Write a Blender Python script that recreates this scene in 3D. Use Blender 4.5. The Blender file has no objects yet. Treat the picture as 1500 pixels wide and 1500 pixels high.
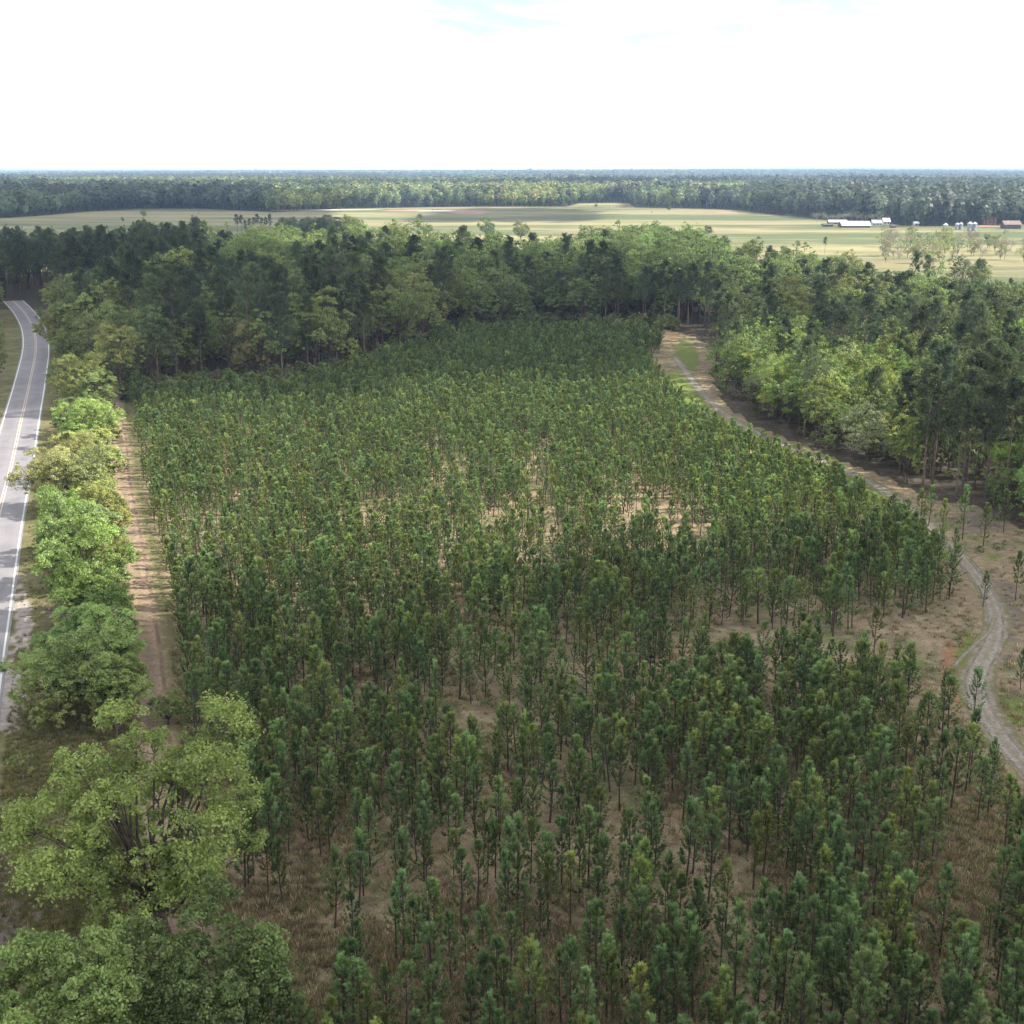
import bpy, math, random
import numpy as np
from mathutils import Vector
rng = np.random.default_rng(7)
random.seed(7)
scene = bpy.context.scene
COL = scene.collection
R = math.radians

# ---------------------------------------------------------------- camera
F, CAMH = 1870.0, 46.0
PITCH = math.atan(504.0 / F)
cp, sp = math.cos(PITCH), math.sin(PITCH)
def at(u, v, z=0.0):
    """point of the photograph (1500 px frame) -> place on the plane of height z"""
    u = np.asarray(u, float); v = np.asarray(v, float)
    a = (u - 750) / F; b = (750 - v) / F
    dx, dy, dz = a, cp + b * sp, -sp + b * cp
    t = (z - CAMH) / dz
    return np.stack([dx * t, dy * t], -1)
def pix(x, y, z=0.0):
    x = np.asarray(x, float); y = np.asarray(y, float)
    zz = z - CAMH
    dep = np.maximum(y * cp - zz * sp, 0.5); up = y * sp + zz * cp
    return 750 + F * x / dep, 750 - F * up / dep
cam = bpy.data.cameras.new("camera"); camo = bpy.data.objects.new("camera", cam); COL.objects.link(camo)
cam.sensor_width = 36; cam.sensor_fit = 'HORIZONTAL'; cam.lens = 36 * F / 1500
cam.clip_start = 0.5; cam.clip_end = 120000
camo.location = (0, 0, CAMH); camo.rotation_euler = (math.pi / 2 - PITCH, 0, 0)
scene.camera = camo

# ---------------------------------------------------------------- helpers
def mesh(name, V, faces, mats=(), mi=None, attrs=None, smooth=False):
    """faces: list of index arrays, each (n,k)"""
    me = bpy.data.meshes.new(name)
    V = np.asarray(V, np.float32)
    faces = [np.asarray(f, np.int32) for f in faces if len(f)]
    loops = np.concatenate([f.ravel() for f in faces])
    tot = np.concatenate([np.full(len(f), f.shape[1], np.int32) for f in faces])
    start = np.concatenate([[0], np.cumsum(tot)[:-1]]).astype(np.int32)
    me.vertices.add(len(V)); me.vertices.foreach_set("co", V.ravel())
    me.loops.add(len(loops)); me.loops.foreach_set("vertex_index", loops)
    me.polygons.add(len(tot)); me.polygons.foreach_set("loop_start", start); me.polygons.foreach_set("loop_total", tot)
    for m in mats: me.materials.append(m)
    if mi is not None: me.polygons.foreach_set("material_index", np.asarray(mi, np.int32))
    me.polygons.foreach_set("use_smooth", np.full(len(tot), smooth, bool))
    if attrs:
        for k, (dom, val) in attrs.items():
            a = me.attributes.new(k, 'FLOAT', dom); a.data.foreach_set("value", np.asarray(val, np.float32))
    me.update(calc_edges=True)
    return me
def link(name, data, parent=None, loc=None, rz=0, s=None, col=None):
    o = bpy.data.objects.new(name, data); COL.objects.link(o)
    if parent: o.parent = parent
    if loc is not None: o.location = loc
    if rz: o.rotation_euler = (0, 0, rz)
    if s is not None: o.scale = s if hasattr(s, '__len__') else (s, s, s)
    if col is not None: o.color = (*col, 1)
    return o
def tag(o, label, cat, group=None, kind=None):
    if label: o['label'] = label
    if cat: o['category'] = cat
    if group: o['group'] = group
    if kind: o['kind'] = kind
    return o
def structure(name, me, loc=(0, 0, 0)):
    o = link(name, me, loc=loc); o['kind'] = 'structure'; return o

class MB:
    """collects quads / tris"""
    def __init__(s): s.V = []; s.Q = []; s.T = []; s.n = 0; s.qa = []; s.ta = []
    def add(s, V, Q=None, T=None):
        s.V.append(np.asarray(V, float))
        if Q is not None and len(Q): s.Q.append(np.asarray(Q, int) + s.n)
        if T is not None and len(T): s.T.append(np.asarray(T, int) + s.n)
        s.n += len(V)
    def tube(s, P, r, k=6):
        P = np.asarray(P, float); n = len(P); r = np.broadcast_to(np.asarray(r, float), (n,))
        d = np.gradient(P, axis=0); d /= np.linalg.norm(d, axis=1, keepdims=True) + 1e-9
        ref = np.where(np.abs(d[:, 2:3]) > .9, [[1., 0, 0]], [[0, 0, 1.]])
        a = np.cross(d, ref); a /= np.linalg.norm(a, axis=1, keepdims=True) + 1e-9
        b = np.cross(d, a)
        t = np.arange(k) / k * 2 * np.pi
        V = P[:, None] + r[:, None, None] * (a[:, None] * np.cos(t)[None, :, None] + b[:, None] * np.sin(t)[None, :, None])
        i, j = np.meshgrid(np.arange(n - 1), np.arange(k), indexing='ij'); j2 = (j + 1) % k
        Q = np.stack([i * k + j, i * k + j2, (i + 1) * k + j2, (i + 1) * k + j], -1).reshape(-1, 4)
        s.add(V.reshape(-1, 3), Q)
    def box(s, x0, x1, y0, y1, z0, z1):
        V = [(x, y, z) for z in (z0, z1) for y in (y0, y1) for x in (x0, x1)]
        s.add(V, [(0, 2, 3, 1), (4, 5, 7, 6), (0, 1, 5, 4), (2, 6, 7, 3), (0, 4, 6, 2), (1, 3, 7, 5)])
    def get(s):
        V = np.concatenate(s.V)
        return V, (np.concatenate(s.Q) if s.Q else np.zeros((0, 4), int)), (np.concatenate(s.T) if s.T else np.zeros((0, 3), int))
    def build(s, name, mat, attrs=None, smooth=False):
        V, Q, T = s.get()
        return mesh(name, V, [Q, T], [mat], None, attrs, smooth)

def unit(v): return v / (np.linalg.norm(v, axis=-1, keepdims=True) + 1e-9)
def rdir(n, g): return unit(g.normal(size=(n, 3)))

# ---------------------------------------------------------------- materials
def newmat(name):
    m = bpy.data.materials.new(name); m.use_nodes = True
    nt = m.node_tree; nt.nodes.clear(); return m, nt
class NT:
    def __init__(s, nt): s.t = nt
    def __call__(s, typ, ins=None, **kw):
        n = s.t.nodes.new(typ)
        for k, v in kw.items(): setattr(n, k, v)
        for k, v in (ins or {}).items():
            if isinstance(v, bpy.types.NodeSocket): s.t.links.new(v, n.inputs[k])
            else: n.inputs[k].default_value = v
        return n
    def noise(s, vec, scale, detail=4, rough=.55, dist=0.):
        return s('ShaderNodeTexNoise', {'Vector': vec, 'Scale': scale, 'Detail': detail, 'Roughness': rough, 'Distortion': dist}).outputs[0]
    def ramp(s, fac, lo, hi, a=0., b=1.):
        return s('ShaderNodeMapRange', {'Value': fac, 'From Min': lo, 'From Max': hi, 'To Min': a, 'To Max': b}, interpolation_type='SMOOTHSTEP').outputs[0]
    def mix(s, f, a, b, mode='MIX'):
        n = s.t.nodes.new('ShaderNodeMix'); n.data_type = 'RGBA'; n.blend_type = mode
        for i, v in ((0, f), (6, a), (7, b)):
            if isinstance(v, bpy.types.NodeSocket): s.t.links.new(v, n.inputs[i])
            else: n.inputs[i].default_value = (*v, 1) if isinstance(v, tuple) and len(v) == 3 else v
        return n.outputs[2]
    def math(s, op, a, b=0.):
        n = s.t.nodes.new('ShaderNodeMath'); n.operation = op
        for i, v in ((0, a), (1, b)):
            if isinstance(v, bpy.types.NodeSocket): s.t.links.new(v, n.inputs[i])
            else: n.inputs[i].default_value = v
        return n.outputs[0]
    def attr(s, name): return s('ShaderNodeAttribute', attribute_name=name).outputs['Fac']
    def out(s, sh): s('ShaderNodeOutputMaterial', {'Surface': sh})
    def gray(s, f):
        n = s('ShaderNodeCombineColor'); 
        for i in range(3): s.t.links.new(f, n.inputs[i])
        return n.outputs[0]

def leafmat(name, transl=.3, spread=.28):
    m, nt = newmat(name); N = NT(nt)
    oi = N('ShaderNodeObjectInfo')
    lv = N.attr('lv')
    hsv = N('ShaderNodeHueSaturation', {'Hue': N.ramp(oi.outputs['Random'], 0, 1, .482, .502),
            'Saturation': 1.0, 'Value': N.ramp(N.math('FRACT', N.math('MULTIPLY', oi.outputs['Random'], 7.31)), 0, 1, 1 - spread, 1 + spread),
            'Color': N.mix(1.0, oi.outputs['Color'], N('ShaderNodeAttribute', attribute_name='tint', attribute_type='INSTANCER').outputs['Color'], 'ADD')})
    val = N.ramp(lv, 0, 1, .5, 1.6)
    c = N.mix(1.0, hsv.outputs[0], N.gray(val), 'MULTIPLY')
    d = N('ShaderNodeBsdfPrincipled', {'Base Color': c, 'Roughness': .55})
    d.inputs['Specular IOR Level'].default_value = .25
    c2 = N.mix(1.0, c, (1.15, 1.2, .55), 'MULTIPLY')
    t = N('ShaderNodeBsdfTranslucent', {'Color': c2})
    N.out(N('ShaderNodeMixShader', {0: transl, 1: d.outputs[0], 2: t.outputs[0]}).outputs[0])
    return m
def plain(name, c1, c2, scale=8., rough=.9, spec=.2, vec='Object'):
    m, nt = newmat(name); N = NT(nt)
    tc = N('ShaderNodeTexCoord').outputs[vec]
    f = N.ramp(N.noise(tc, scale, 5, .65), .3, .7)
    d = N('ShaderNodeBsdfPrincipled', {'Base Color': N.mix(f, c1, c2), 'Roughness': rough})
    d.inputs['Specular IOR Level'].default_value = spec
    N.out(d.outputs[0]); return m
M_NEEDLE = leafmat('needles', .36, .22)
M_LEAF = leafmat('leaves', .38, .18)
M_BARK = plain('bark', (.045, .034, .026), (.11, .085, .065), 3.)
M_PBARK = plain('pine_bark', (.035, .026, .022), (.09, .065, .05), 4.)
M_TPBARK = plain('tall_pine_bark', (.07, .052, .042), (.17, .13, .105), 1.5)
M_TWIG = plain('twigs', (.14, .12, .11), (.24, .21, .19), 3.)

# ---------------------------------------------------------------- tree makers: each returns (trunk MB, crown V, crown faces, lv)
def leaves(C, Nn, size, g, asp=.62):
    n = len(C); Nn = unit(Nn)
    t = unit(np.cross(Nn, rdir(n, g))); b = np.cross(Nn, t)
    s = (size * g.uniform(.65, 1.35, n))[:, None]
    V = np.stack([C - t * s * .5, C + b * s * asp * .5, C + t * s * .5, C - b * s * asp * .5], 1)
    return V.reshape(-1, 3), np.arange(n * 4).reshape(n, 4)

def broadleaf(seed, H, Rr, base=.3, lobes=16, clumps=12, nleaf=22, leaf=.4, gap=.0, lobe_r=.42, flat=1.0, trunk_r=None, stems=1):
    g = np.random.default_rng(seed)
    tr = MB(); cz = H * (base + 1) / 2; rz = H * (1 - base) / 2
    # lobe centres
    i = np.arange(lobes) + .5
    ph = np.arccos(1 - 1.72 * i / lobes) ; th = np.pi * (1 + 5 ** .5) * i + g.uniform(0, 6)
    D = np.stack([np.cos(th) * np.sin(ph), np.sin(th) * np.sin(ph), np.cos(ph)], -1) + g.normal(0, .16, (lobes, 3))
    rr = g.uniform(.4, .92, lobes)[:, None]
    ctr = np.array([g.normal(0, .08) * Rr, g.normal(0, .08) * Rr, cz])
    LC = ctr + D * rr * np.array([Rr, Rr, rz])
    LR = Rr * lobe_r * g.uniform(.5, 1.25, lobes)
    LC[:, 2] = np.maximum(LC[:, 2], H * base * .9 + LR * .2)
    top = H / max((LC[:, 2] + LR * flat).max(), .1); LC[:, 2] *= top
    Cs = []; Ns = []; lv = []; CL = []
    for k in range(lobes):
        nc = max(3, int(clumps * (LR[k] / (Rr * lobe_r)) ** 2))
        d = rdir(nc, g); out = unit((LC[k] - ctr)[None] + 1e-6)
        d = unit(d + out * .55 + np.array([0, 0, .35]))
        cc = LC[k] + d * LR[k] * g.uniform(.55, 1.06, nc)[:, None] * np.array([1, 1, flat])
        if gap: cc = cc[g.random(nc) > gap]
        lob = g.normal(0, .12)
        for c in cc:
            CL.append((k, c))
            cr = LR[k] * g.uniform(.22, .42); m = int(nleaf * g.uniform(.7, 1.3))
            dd = rdir(m, g); dd[:, 2] = np.abs(dd[:, 2]) * 1.0 - .25
            p = c + dd * cr * (g.random(m) ** .4)[:, None]
            Cs.append(p); Ns.append(dd * .75 + np.array([0, 0, .35]) + g.normal(0, .42, (m, 3)))
            lv.append(np.clip(.5 + lob + g.normal(0, .12) + g.normal(0, .16, m), 0, 1))
    V, Q = leaves(np.concatenate(Cs), np.concatenate(Ns), leaf, g)
    # trunk and limbs
    r0 = trunk_r or H * .02
    for sx in range(stems):
        off = np.array([g.normal(0, .25), g.normal(0, .25), 0]) * (stems > 1)
        fork = np.array([ctr[0] * .6, ctr[1] * .6, H * max(base, .18) * .95]) + off
        pts = np.array([off + (0, 0, -.2), off + (fork - off) * .5 + g.normal(0, .02 * H, 3) * (1, 1, 0), fork])
        tr.tube(pts, [r0 * 1.3, r0, r0 * .85], 8)
        for k in range(sx, lobes, stems):
            mid = fork * .45 + LC[k] * .55 + g.normal(0, .04 * H, 3) - (0, 0, .03 * H)
            rl = r0 * g.uniform(.32, .6)
            tr.tube(np.array([fork, fork * .75 + mid * .25 + g.normal(0, .012 * H, 3), mid, LC[k]]), [rl, rl * .85, rl * .55, rl * .3], 5)
            q = [c for kk, c in CL if kk == k][:7]
            for c in q:
                tr.tube(np.array([LC[k], (LC[k] + c) / 2 + g.normal(0, .015 * H, 3), c]), [rl * .3, rl * .2, rl * .08], 3)
    return tr, V, [Q], np.concatenate(lv)

def needle_burst(P, A, L, W, n, g, spread=.8):
    """thin triangles bursting from points P round axes A"""
    m = len(P)
    d = unit(A[:, None] + rdir(m * n, g).reshape(m, n, 3) * spread)
    L_ = (np.broadcast_to(L, (m,))[:, None] * g.uniform(.7, 1.2, (m, n)))[..., None]
    s = unit(np.cross(d, rdir(m * n, g).reshape(m, n, 3))) * (W * .5)
    base = P[:, None] + d * L_ * .06
    tip = P[:, None] + d * L_ - np.array([0, 0, 1]) * L_ * .12
    mid = P[:, None] + d * L_ * .55
    V = np.stack([base, mid + s, tip, mid - s], 2).reshape(-1, 3)
    return V, np.arange(m * n * 4).reshape(-1, 4)

def young_pine(seed, H=6.6, wid=1.0, dens=1.0, low=.3):
    g = np.random.default_rng(seed); tr = MB()
    bend = g.normal(0, .012 * H, 2)
    def ax(z): t = z / H; return np.array([bend[0] * math.sin(t * 2.6), bend[1] * math.sin(t * 2.2), z])
    zs = np.linspace(-.1, H * .985, 7)
    tr.tube([ax(z) for z in zs], np.linspace(.085, .016, 7) * H / 6.6, 6)
    P = []; A = []; Ls = []; lv = []
    z = H * low
    while z < H * .95:
        t = (z / H - low) / (1 - low)
        Lb = H * .192 * wid * (.85 + t * .7 if t < .22 else (1.0 - .88 * ((t - .22) / .78) ** .85))
        nb = g.integers(3, 6); a0 = g.uniform(0, 6.28)
        for k in range(nb):
            if g.random() < (.2 if t < .15 else .07): continue
            a = a0 + k / nb * 6.283 + g.normal(0, .45)
            L = Lb * g.uniform(.6, 1.3); up = L * g.uniform(.35, .75) * (1 + .7 * t) * (.5 if t < .12 else 1)
            h = np.array([math.cos(a), math.sin(a), 0])
            p0 = ax(z); p1 = p0 + h * L * .7 + np.array([0, 0, up * .25])
            p2 = p0 + h * L + np.array([0, 0, up + .22 * H / 6.6])
            tr.tube([p0, p1, p2], [.02, .013, .006], 3)
            bl = g.normal(.42, .17)
            for f in (.25, .5, .75, 1.0):
                q = p0 * (1 - f) ** 2 + 2 * p1 * f * (1 - f) + p2 * f * f; dirn = unit((p1 - p0) * (1 - f) + (p2 - p1) * f)
                if f < .4 and g.random() < .5: continue
                P.append(q); A.append(dirn + np.array([0, 0, .2])); Ls.append(.31 * (.8 + .3 * f)); lv.append(bl - .16 + .34 * f ** 2 + g.normal(0, .05))  # value rises to the tips: bright ends, shaded crown interior put into the colour
        z += H * g.uniform(.06, .105) * (1.1 - .3 * t)
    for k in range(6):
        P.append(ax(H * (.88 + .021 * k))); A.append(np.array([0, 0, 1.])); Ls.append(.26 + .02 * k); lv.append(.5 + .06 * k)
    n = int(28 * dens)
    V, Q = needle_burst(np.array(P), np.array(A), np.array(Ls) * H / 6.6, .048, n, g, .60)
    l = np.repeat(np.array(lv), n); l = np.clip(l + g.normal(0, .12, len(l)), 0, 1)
    return tr, V, [Q], l

def tall_pine(seed, H=22., low=.52, wid=.17, dens=1.0, sparse=.0):
    g = np.random.default_rng(seed); tr = MB()
    lean = g.normal(0, .015 * H, 2)
    def ax(z): t = z / H; return np.array([lean[0] * t * t, lean[1] * t * t, z])
    zs = np.linspace(-.2, H * .97, 8)
    tr.tube([ax(z) for z in zs], np.linspace(.26, .05, 8) * H / 22, 7)
    P = []; A = []; Ls = []; lv = []
    nb = int(46 * dens)
    for i in range(nb):
        t = ((i + g.random()) / nb) ** .85
        z = H * (low + (1 - low) * .97 * t)
        prof = math.sin(math.pi * min(1, (.18 + .82 * t) ** .9)) ** .6 if t < .98 else .25
        L = H * wid * max(.22, prof) * g.uniform(.55, 1.2)
        if g.random() < sparse: continue
        a = g.uniform(0, 6.283); el = R(g.normal(6 + 38 * t, 12)); h = np.array([math.cos(a), math.sin(a), 0])
        p0 = ax(z); p2 = p0 + h * L * math.cos(el) + np.array([0, 0, L * math.sin(el) + .1 * L])
        p1 = (p0 + p2) / 2 + np.array([0, 0, -.05 * L])
        tr.tube([p0, p1, p2], [.06, .04, .015], 3)
        lob = g.normal(0, .1)
        for k in range(5):
            f = g.uniform(.4, 1.08); q = p0 * (1 - f) + p2 * f + g.normal(0, .11 * L + .12, 3)
            P.append(q); A.append(unit(p2 - p0) * .3 + np.array([0, 0, .35])); Ls.append(g.uniform(.5, .85)); lv.append(.5 + lob + g.normal(0, .1))
    n = 22
    V, Q = needle_burst(np.array(P), np.array(A), np.array(Ls), .13, n, g, 1.5)
    l = np.clip(np.repeat(np.array(lv), n) + g.normal(0, .13, len(Q)), 0, 1)
    return tr, V, [Q], l

def bare_tree(seed, H=11., leafy=0):
    g = np.random.default_rng(seed); tr = MB(); tips = []
    def grow(p, d, L, r, lev):
        n = 4; pts = [p]
        for k in range(n):
            d = unit(d + g.normal(0, .13, 3) + np.array([0, 0, .04])); pts.append(pts[-1] + d * L / n)
        tr.tube(pts, np.linspace(r, r * .55, n + 1), 5 if lev < 2 else 3)
        if lev >= 4: tips.append(pts[-1]); return
        for k in range(g.integers(3, 5) if lev else 6):
            f = g.uniform(.4, 1.0); i = min(n - 1, int(f * n)); q = pts[i] * (1 - (f * n - i)) + pts[i + 1] * (f * n - i)
            nd = unit(d + rdir(1, g)[0] * g.uniform(.5, .95)); nd[2] = abs(nd[2]) * .8 + .1
            grow(q, unit(nd), L * g.uniform(.55, .78), max(r * .48, .016), lev + 1)
    grow(np.array([0, 0, -.1]), np.array([0, 0, 1.]), H * .38, H * .013, 0)
    tips = np.array(tips)
    n = len(tips); m = 9
    C = np.repeat(tips, m, 0) + g.normal(0, .32, (n * m, 3))
    V, Q = leaves(C, rdir(n * m, g), .24, g, .3)
    return tr, V, [Q], np.clip(g.normal(.5, .2, n * m), 0, 1)

class Kind:
    """a tree model: a trunk mesh, a crown mesh and one merged mesh for mass planting"""
    def __init__(s, res, bark, leafm):
        tr, V, faces, lv = res
        tv, tq, tt = tr.get()
        s.trunk = mesh('trunk', tv, [tq, tt], [bark], smooth=True)
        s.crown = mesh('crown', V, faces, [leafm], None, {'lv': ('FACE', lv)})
        nq = len(tq) + len(tt)
        F2 = [tq] + [f + len(tv) for f in faces]
        s.both = mesh('tree', np.concatenate([tv, V]), F2, [bark, leafm],
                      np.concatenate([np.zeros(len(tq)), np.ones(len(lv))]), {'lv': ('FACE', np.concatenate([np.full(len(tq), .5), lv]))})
        s.H = float(V[:, 2].max())
def plant(name, kind, x, y, s, rz, col, label, cat, group=None, sz=None, z=0.):
    o = bpy.data.objects.new(name, None); COL.objects.link(o)
    o.location = (x, y, z); o.rotation_euler = (0, 0, rz); o.scale = (s, s, sz or s); o.empty_display_size = .5
    tag(o, label, cat, group)
    link('trunk', kind.trunk, o)
    link('crown', kind.crown, o, col=col)
    return o

# ---------------------------------------------------------------- mass planting (stuff)
def proto_collection(name, items):
    c = bpy.data.collections.new(name)
    for nm, me, colr in items:
        o = bpy.data.objects.new(nm, me); o.color = (*colr, 1); c.objects.link(o)
    return c
def scatter(name, pts, rz, scl, coll, label, cat):
    n = len(pts); pts = np.asarray(pts, float)
    if pts.shape[1] == 2: pts = np.concatenate([pts, np.zeros((n, 1))], 1)
    me = bpy.data.meshes.new(name); me.vertices.add(n); me.vertices.foreach_set('co', pts.astype(np.float32).ravel())
    a = me.attributes.new('turn', 'FLOAT_VECTOR', 'POINT'); rv = np.zeros((n, 3), np.float32); rv[:, 2] = rz
    rv[:, 0] = rng.normal(0, .04, n); rv[:, 1] = rng.normal(0, .04, n)
    a.data.foreach_set('vector', rv.ravel())
    scl = np.asarray(scl, np.float32)
    if scl.ndim == 1: scl = np.repeat(scl[:, None], 3, 1)
    a = me.attributes.new('size', 'FLOAT_VECTOR', 'POINT'); a.data.foreach_set('vector', scl.ravel())
    pk = rng.integers(0, len(coll.objects), n).astype(np.int32)
    a = me.attributes.new('pick', 'INT', 'POINT'); a.data.foreach_set('value', pk)
    cols = np.array([ob.color[:3] for ob in coll.objects], np.float32)[rng.integers(0, len(coll.objects), n)]
    cols = cols * (1 + rng.uniform(-.2, .2, (n, 1)) + rng.uniform(-.04, .04, (n, 3))).astype(np.float32)
    a = me.attributes.new('tint', 'FLOAT_VECTOR', 'POINT'); a.data.foreach_set('vector', cols.ravel().astype(np.float32))
    o = link(name, me); o.color = (0, 0, 0, 1)
    ng = bpy.data.node_groups.new(name, 'GeometryNodeTree')
    ng.interface.new_socket('Geometry', in_out='INPUT', socket_type='NodeSocketGeometry')
    ng.interface.new_socket('Geometry', in_out='OUTPUT', socket_type='NodeSocketGeometry')
    nd = ng.nodes; L = ng.links.new
    gi = nd.new('NodeGroupInput'); go = nd.new('NodeGroupOutput')
    ci = nd.new('GeometryNodeCollectionInfo'); ci.inputs[0].default_value = coll
    ci.inputs['Separate Children'].default_value = True; ci.inputs['Reset Children'].default_value = True
    ip = nd.new('GeometryNodeInstanceOnPoints'); ip.inputs['Pick Instance'].default_value = True
    def na(nm, t):
        q = nd.new('GeometryNodeInputNamedAttribute'); q.data_type = t; q.inputs[0].default_value = nm; return q.outputs[0]
    er = nd.new('FunctionNodeEulerToRotation')
    L(na('turn', 'FLOAT_VECTOR'), er.inputs[0]); L(er.outputs[0], ip.inputs['Rotation'])
    L(na('size', 'FLOAT_VECTOR'), ip.inputs['Scale']); L(na('pick', 'INT'), ip.inputs['Instance Index'])
    L(ci.outputs[0], ip.inputs['Instance']); L(gi.outputs[0], ip.inputs['Points']); L(ip.outputs[0], go.inputs[0])
    md = o.modifiers.new('planting', 'NODES'); md.node_group = ng
    tag(o, label, cat, kind='stuff')
    return o

# ---------------------------------------------------------------- geometry of the plan
def lump(x, y, sc, sd):
    g = np.random.default_rng(sd); s = 0
    for k in range(7):
        a = g.uniform(0, 6.28); f = g.uniform(.5, 1.6) / sc; s = s + np.sin((x * math.cos(a) + 1.0 * y * math.sin(a)) * f + g.uniform(0, 6.28))
    return s / 2.6
def inpoly(x, y, P):
    P = np.asarray(P); x = np.asarray(x); r = np.zeros(x.shape, bool); n = len(P); j = n - 1
    for i in range(n):
        xi, yi = P[i]; xj, yj = P[j]
        c = ((yi > y) != (yj > y)) & (x < (xj - xi) * (y - yi) / (yj - yi + 1e-12) + xi)
        r ^= c; j = i
    return r
def pdist(x, y, P):
    """distance to a polyline"""
    P = np.asarray(P, float); best = np.full(np.shape(x), 1e9)
    for a, b in zip(P[:-1], P[1:]):
        d = b - a; t = np.clip(((x - a[0]) * d[0] + (y - a[1]) * d[1]) / (d @ d + 1e-9), 0, 1)
        best = np.minimum(best, np.hypot(x - a[0] - t * d[0], y - a[1] - t * d[1]))
    return best
def smooth_line(P, n=12):
    P = np.asarray(P, float); Q = np.vstack([2 * P[0] - P[1], P, 2 * P[-1] - P[-2]]); out = []
    for i in range(1, len(Q) - 2):
        for t in np.arange(n) / n:
            p0, p1, p2, p3 = Q[i - 1:i + 3]
            out.append(.5 * ((2 * p1) + (p2 - p0) * t + (2 * p0 - 5 * p1 + 4 * p2 - p3) * t * t + (3 * p1 - p0 - 3 * p2 + p3) * t ** 3))
    out.append(P[-1]); return np.array(out)
def ribbon(P, w, z, name, mat, off=0., cols=2, jit=0., crown=0.):
    P = np.asarray(P, float); d = unit(np.gradient(P, axis=0)); nrm = np.stack([d[:, 1], -d[:, 0]], -1)
    w = np.broadcast_to(np.asarray(w, float), (len(P),))
    ts = np.linspace(-1, 1, cols); V = []
    for k, t in enumerate(ts):
        e = off + t * w / 2
        if jit and k in (0, cols - 1): e = e + np.convolve(rng.normal(0, jit * 1.8, len(P) + 16), np.ones(17) / 17, 'valid')
        p = P + nrm * np.asarray(e).reshape(-1, 1)
        V.append(np.concatenate([p, np.full((len(P), 1), z + crown * (1 - t * t))], 1))
    V = np.stack(V, 1); n = len(P)
    i, j = np.meshgrid(np.arange(n - 1), np.arange(cols - 1), indexing='ij')
    Q = np.stack([i * cols + j, (i) * cols + j + 1, (i + 1) * cols + j + 1, (i + 1) * cols + j], -1).reshape(-1, 4)
    cr = np.tile(ts, n)
    return mesh(name, V.reshape(-1, 3), [Q], [mat], None, {'across': ('POINT', cr)}, smooth=True)

UV = lambda L: at([p[0] for p in L], [p[1] for p in L])
EDGE = UV([(0, 1005), (5, 960), (14, 900), (23, 830), (30, 780), (40, 720), (48, 680), (58, 610), (64, 575), (68, 545), (71, 523), (71, 503), (67, 484), (58, 467), (46, 452)])
de = unit(EDGE[0] - EDGE[3]); EDGE = np.vstack([EDGE[0] + de * 160, EDGE[0] + de * 70, EDGE])
EDGE = smooth_line(EDGE, 6); tg = np.stack([np.convolve(np.pad(q, 8, mode='edge'), np.ones(17) / 17, 'valid') for q in np.gradient(EDGE, axis=0).T], -1); tg = unit(tg)
ROAD = (EDGE + 3.2 * np.stack([-tg[:, 1], tg[:, 0]], -1))[::4]
ROAD = np.vstack([ROAD, ROAD[-1] + (-13, 27)])
ROAD = smooth_line(ROAD); ROAD = np.stack([np.convolve(np.pad(q, 8, mode='reflect', reflect_type='odd'), np.ones(17) / 17, 'valid') for q in ROAD.T], -1)
DIRT = UV([(330, 1700), (300, 1500), (262, 1300), (238, 1150), (224, 1060), (221, 1000), (215, 940), (207, 885), (199, 825), (189, 765), (178, 700), (175, 650), (168, 605), (166, 580), (150, 555)])
DIRT = smooth_line(DIRT)
SAND = UV([(985, 520), (1005, 545), (1040, 590), (1085, 623), (1150, 652), (1225, 686), (1290, 712), (1340, 750), (1398, 806), (1440, 855), (1462, 905), (1452, 950), (1430, 985), (1428, 1015), (1450, 1060), (1490, 1110), (1560, 1190), (1680, 1350), (1900, 1640), (2050, 1800)])
SAND = smooth_line(SAND); SAND = np.stack([np.convolve(np.pad(q, 9, mode='edge'), np.ones(19) / 19, 'valid') for q in SAND.T], -1)
ORANGE = UV([(1392, 940), (1386, 975), (1392, 1005), (1404, 1030)])
PLANT = UV([(178, 600), (260, 584), (430, 577), (520, 556), (600, 524), (660, 498), (800, 493), (900, 492), (968, 498), (972, 548), (1020, 592), (1080, 638), (1150, 668), (1215, 700), (1280, 735), (1330, 770), (1385, 828), (1400, 868), (1372, 905), (1340, 950), (1350, 1010), (1405, 1050), (1435, 1110), (1450, 1180), (1490, 1260), (1620, 1400), (1900, 1700), (1900, 2000), (300, 2000), (372, 1600), (374, 1450), (352, 1250), (300, 1120), (252, 1060), (247, 1000), (240, 930), (234, 890), (221, 830), (204, 765), (196, 700), (194, 640)])
WOOD = UV([(1040, 548), (1062, 590), (1100, 622), (1160, 646), (1235, 676), (1300, 700), (1352, 728), (1430, 742), (1500, 775), (1640, 830), (2000, 880), (2000, 545), (1300, 540), (1060, 525)])
FAR_EDGE = [(-900, 322), (-200, 322), (0, 320), (50, 317), (130, 310), (200, 306), (300, 306), (400, 311), (500, 306), (620, 304), (700, 303), (830, 303), (848, 298), (922, 297), (926, 304), (1040, 306), (1080, 308), (1110, 312), (1200, 321), (1260, 324), (1340, 332), (1450, 331), (1500, 329), (1700, 329), (2400, 329)]
FRONT = [(-600, 520), (0, 480), (60, 470), (120, 545), (178, 592), (260, 574), (430, 567), (520, 546), (600, 512), (660, 486), (800, 480), (900, 482), (975, 482), (1020, 494), (1060, 520), (1250, 540), (1320, 538), (1600, 538), (2200, 538)]
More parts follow.
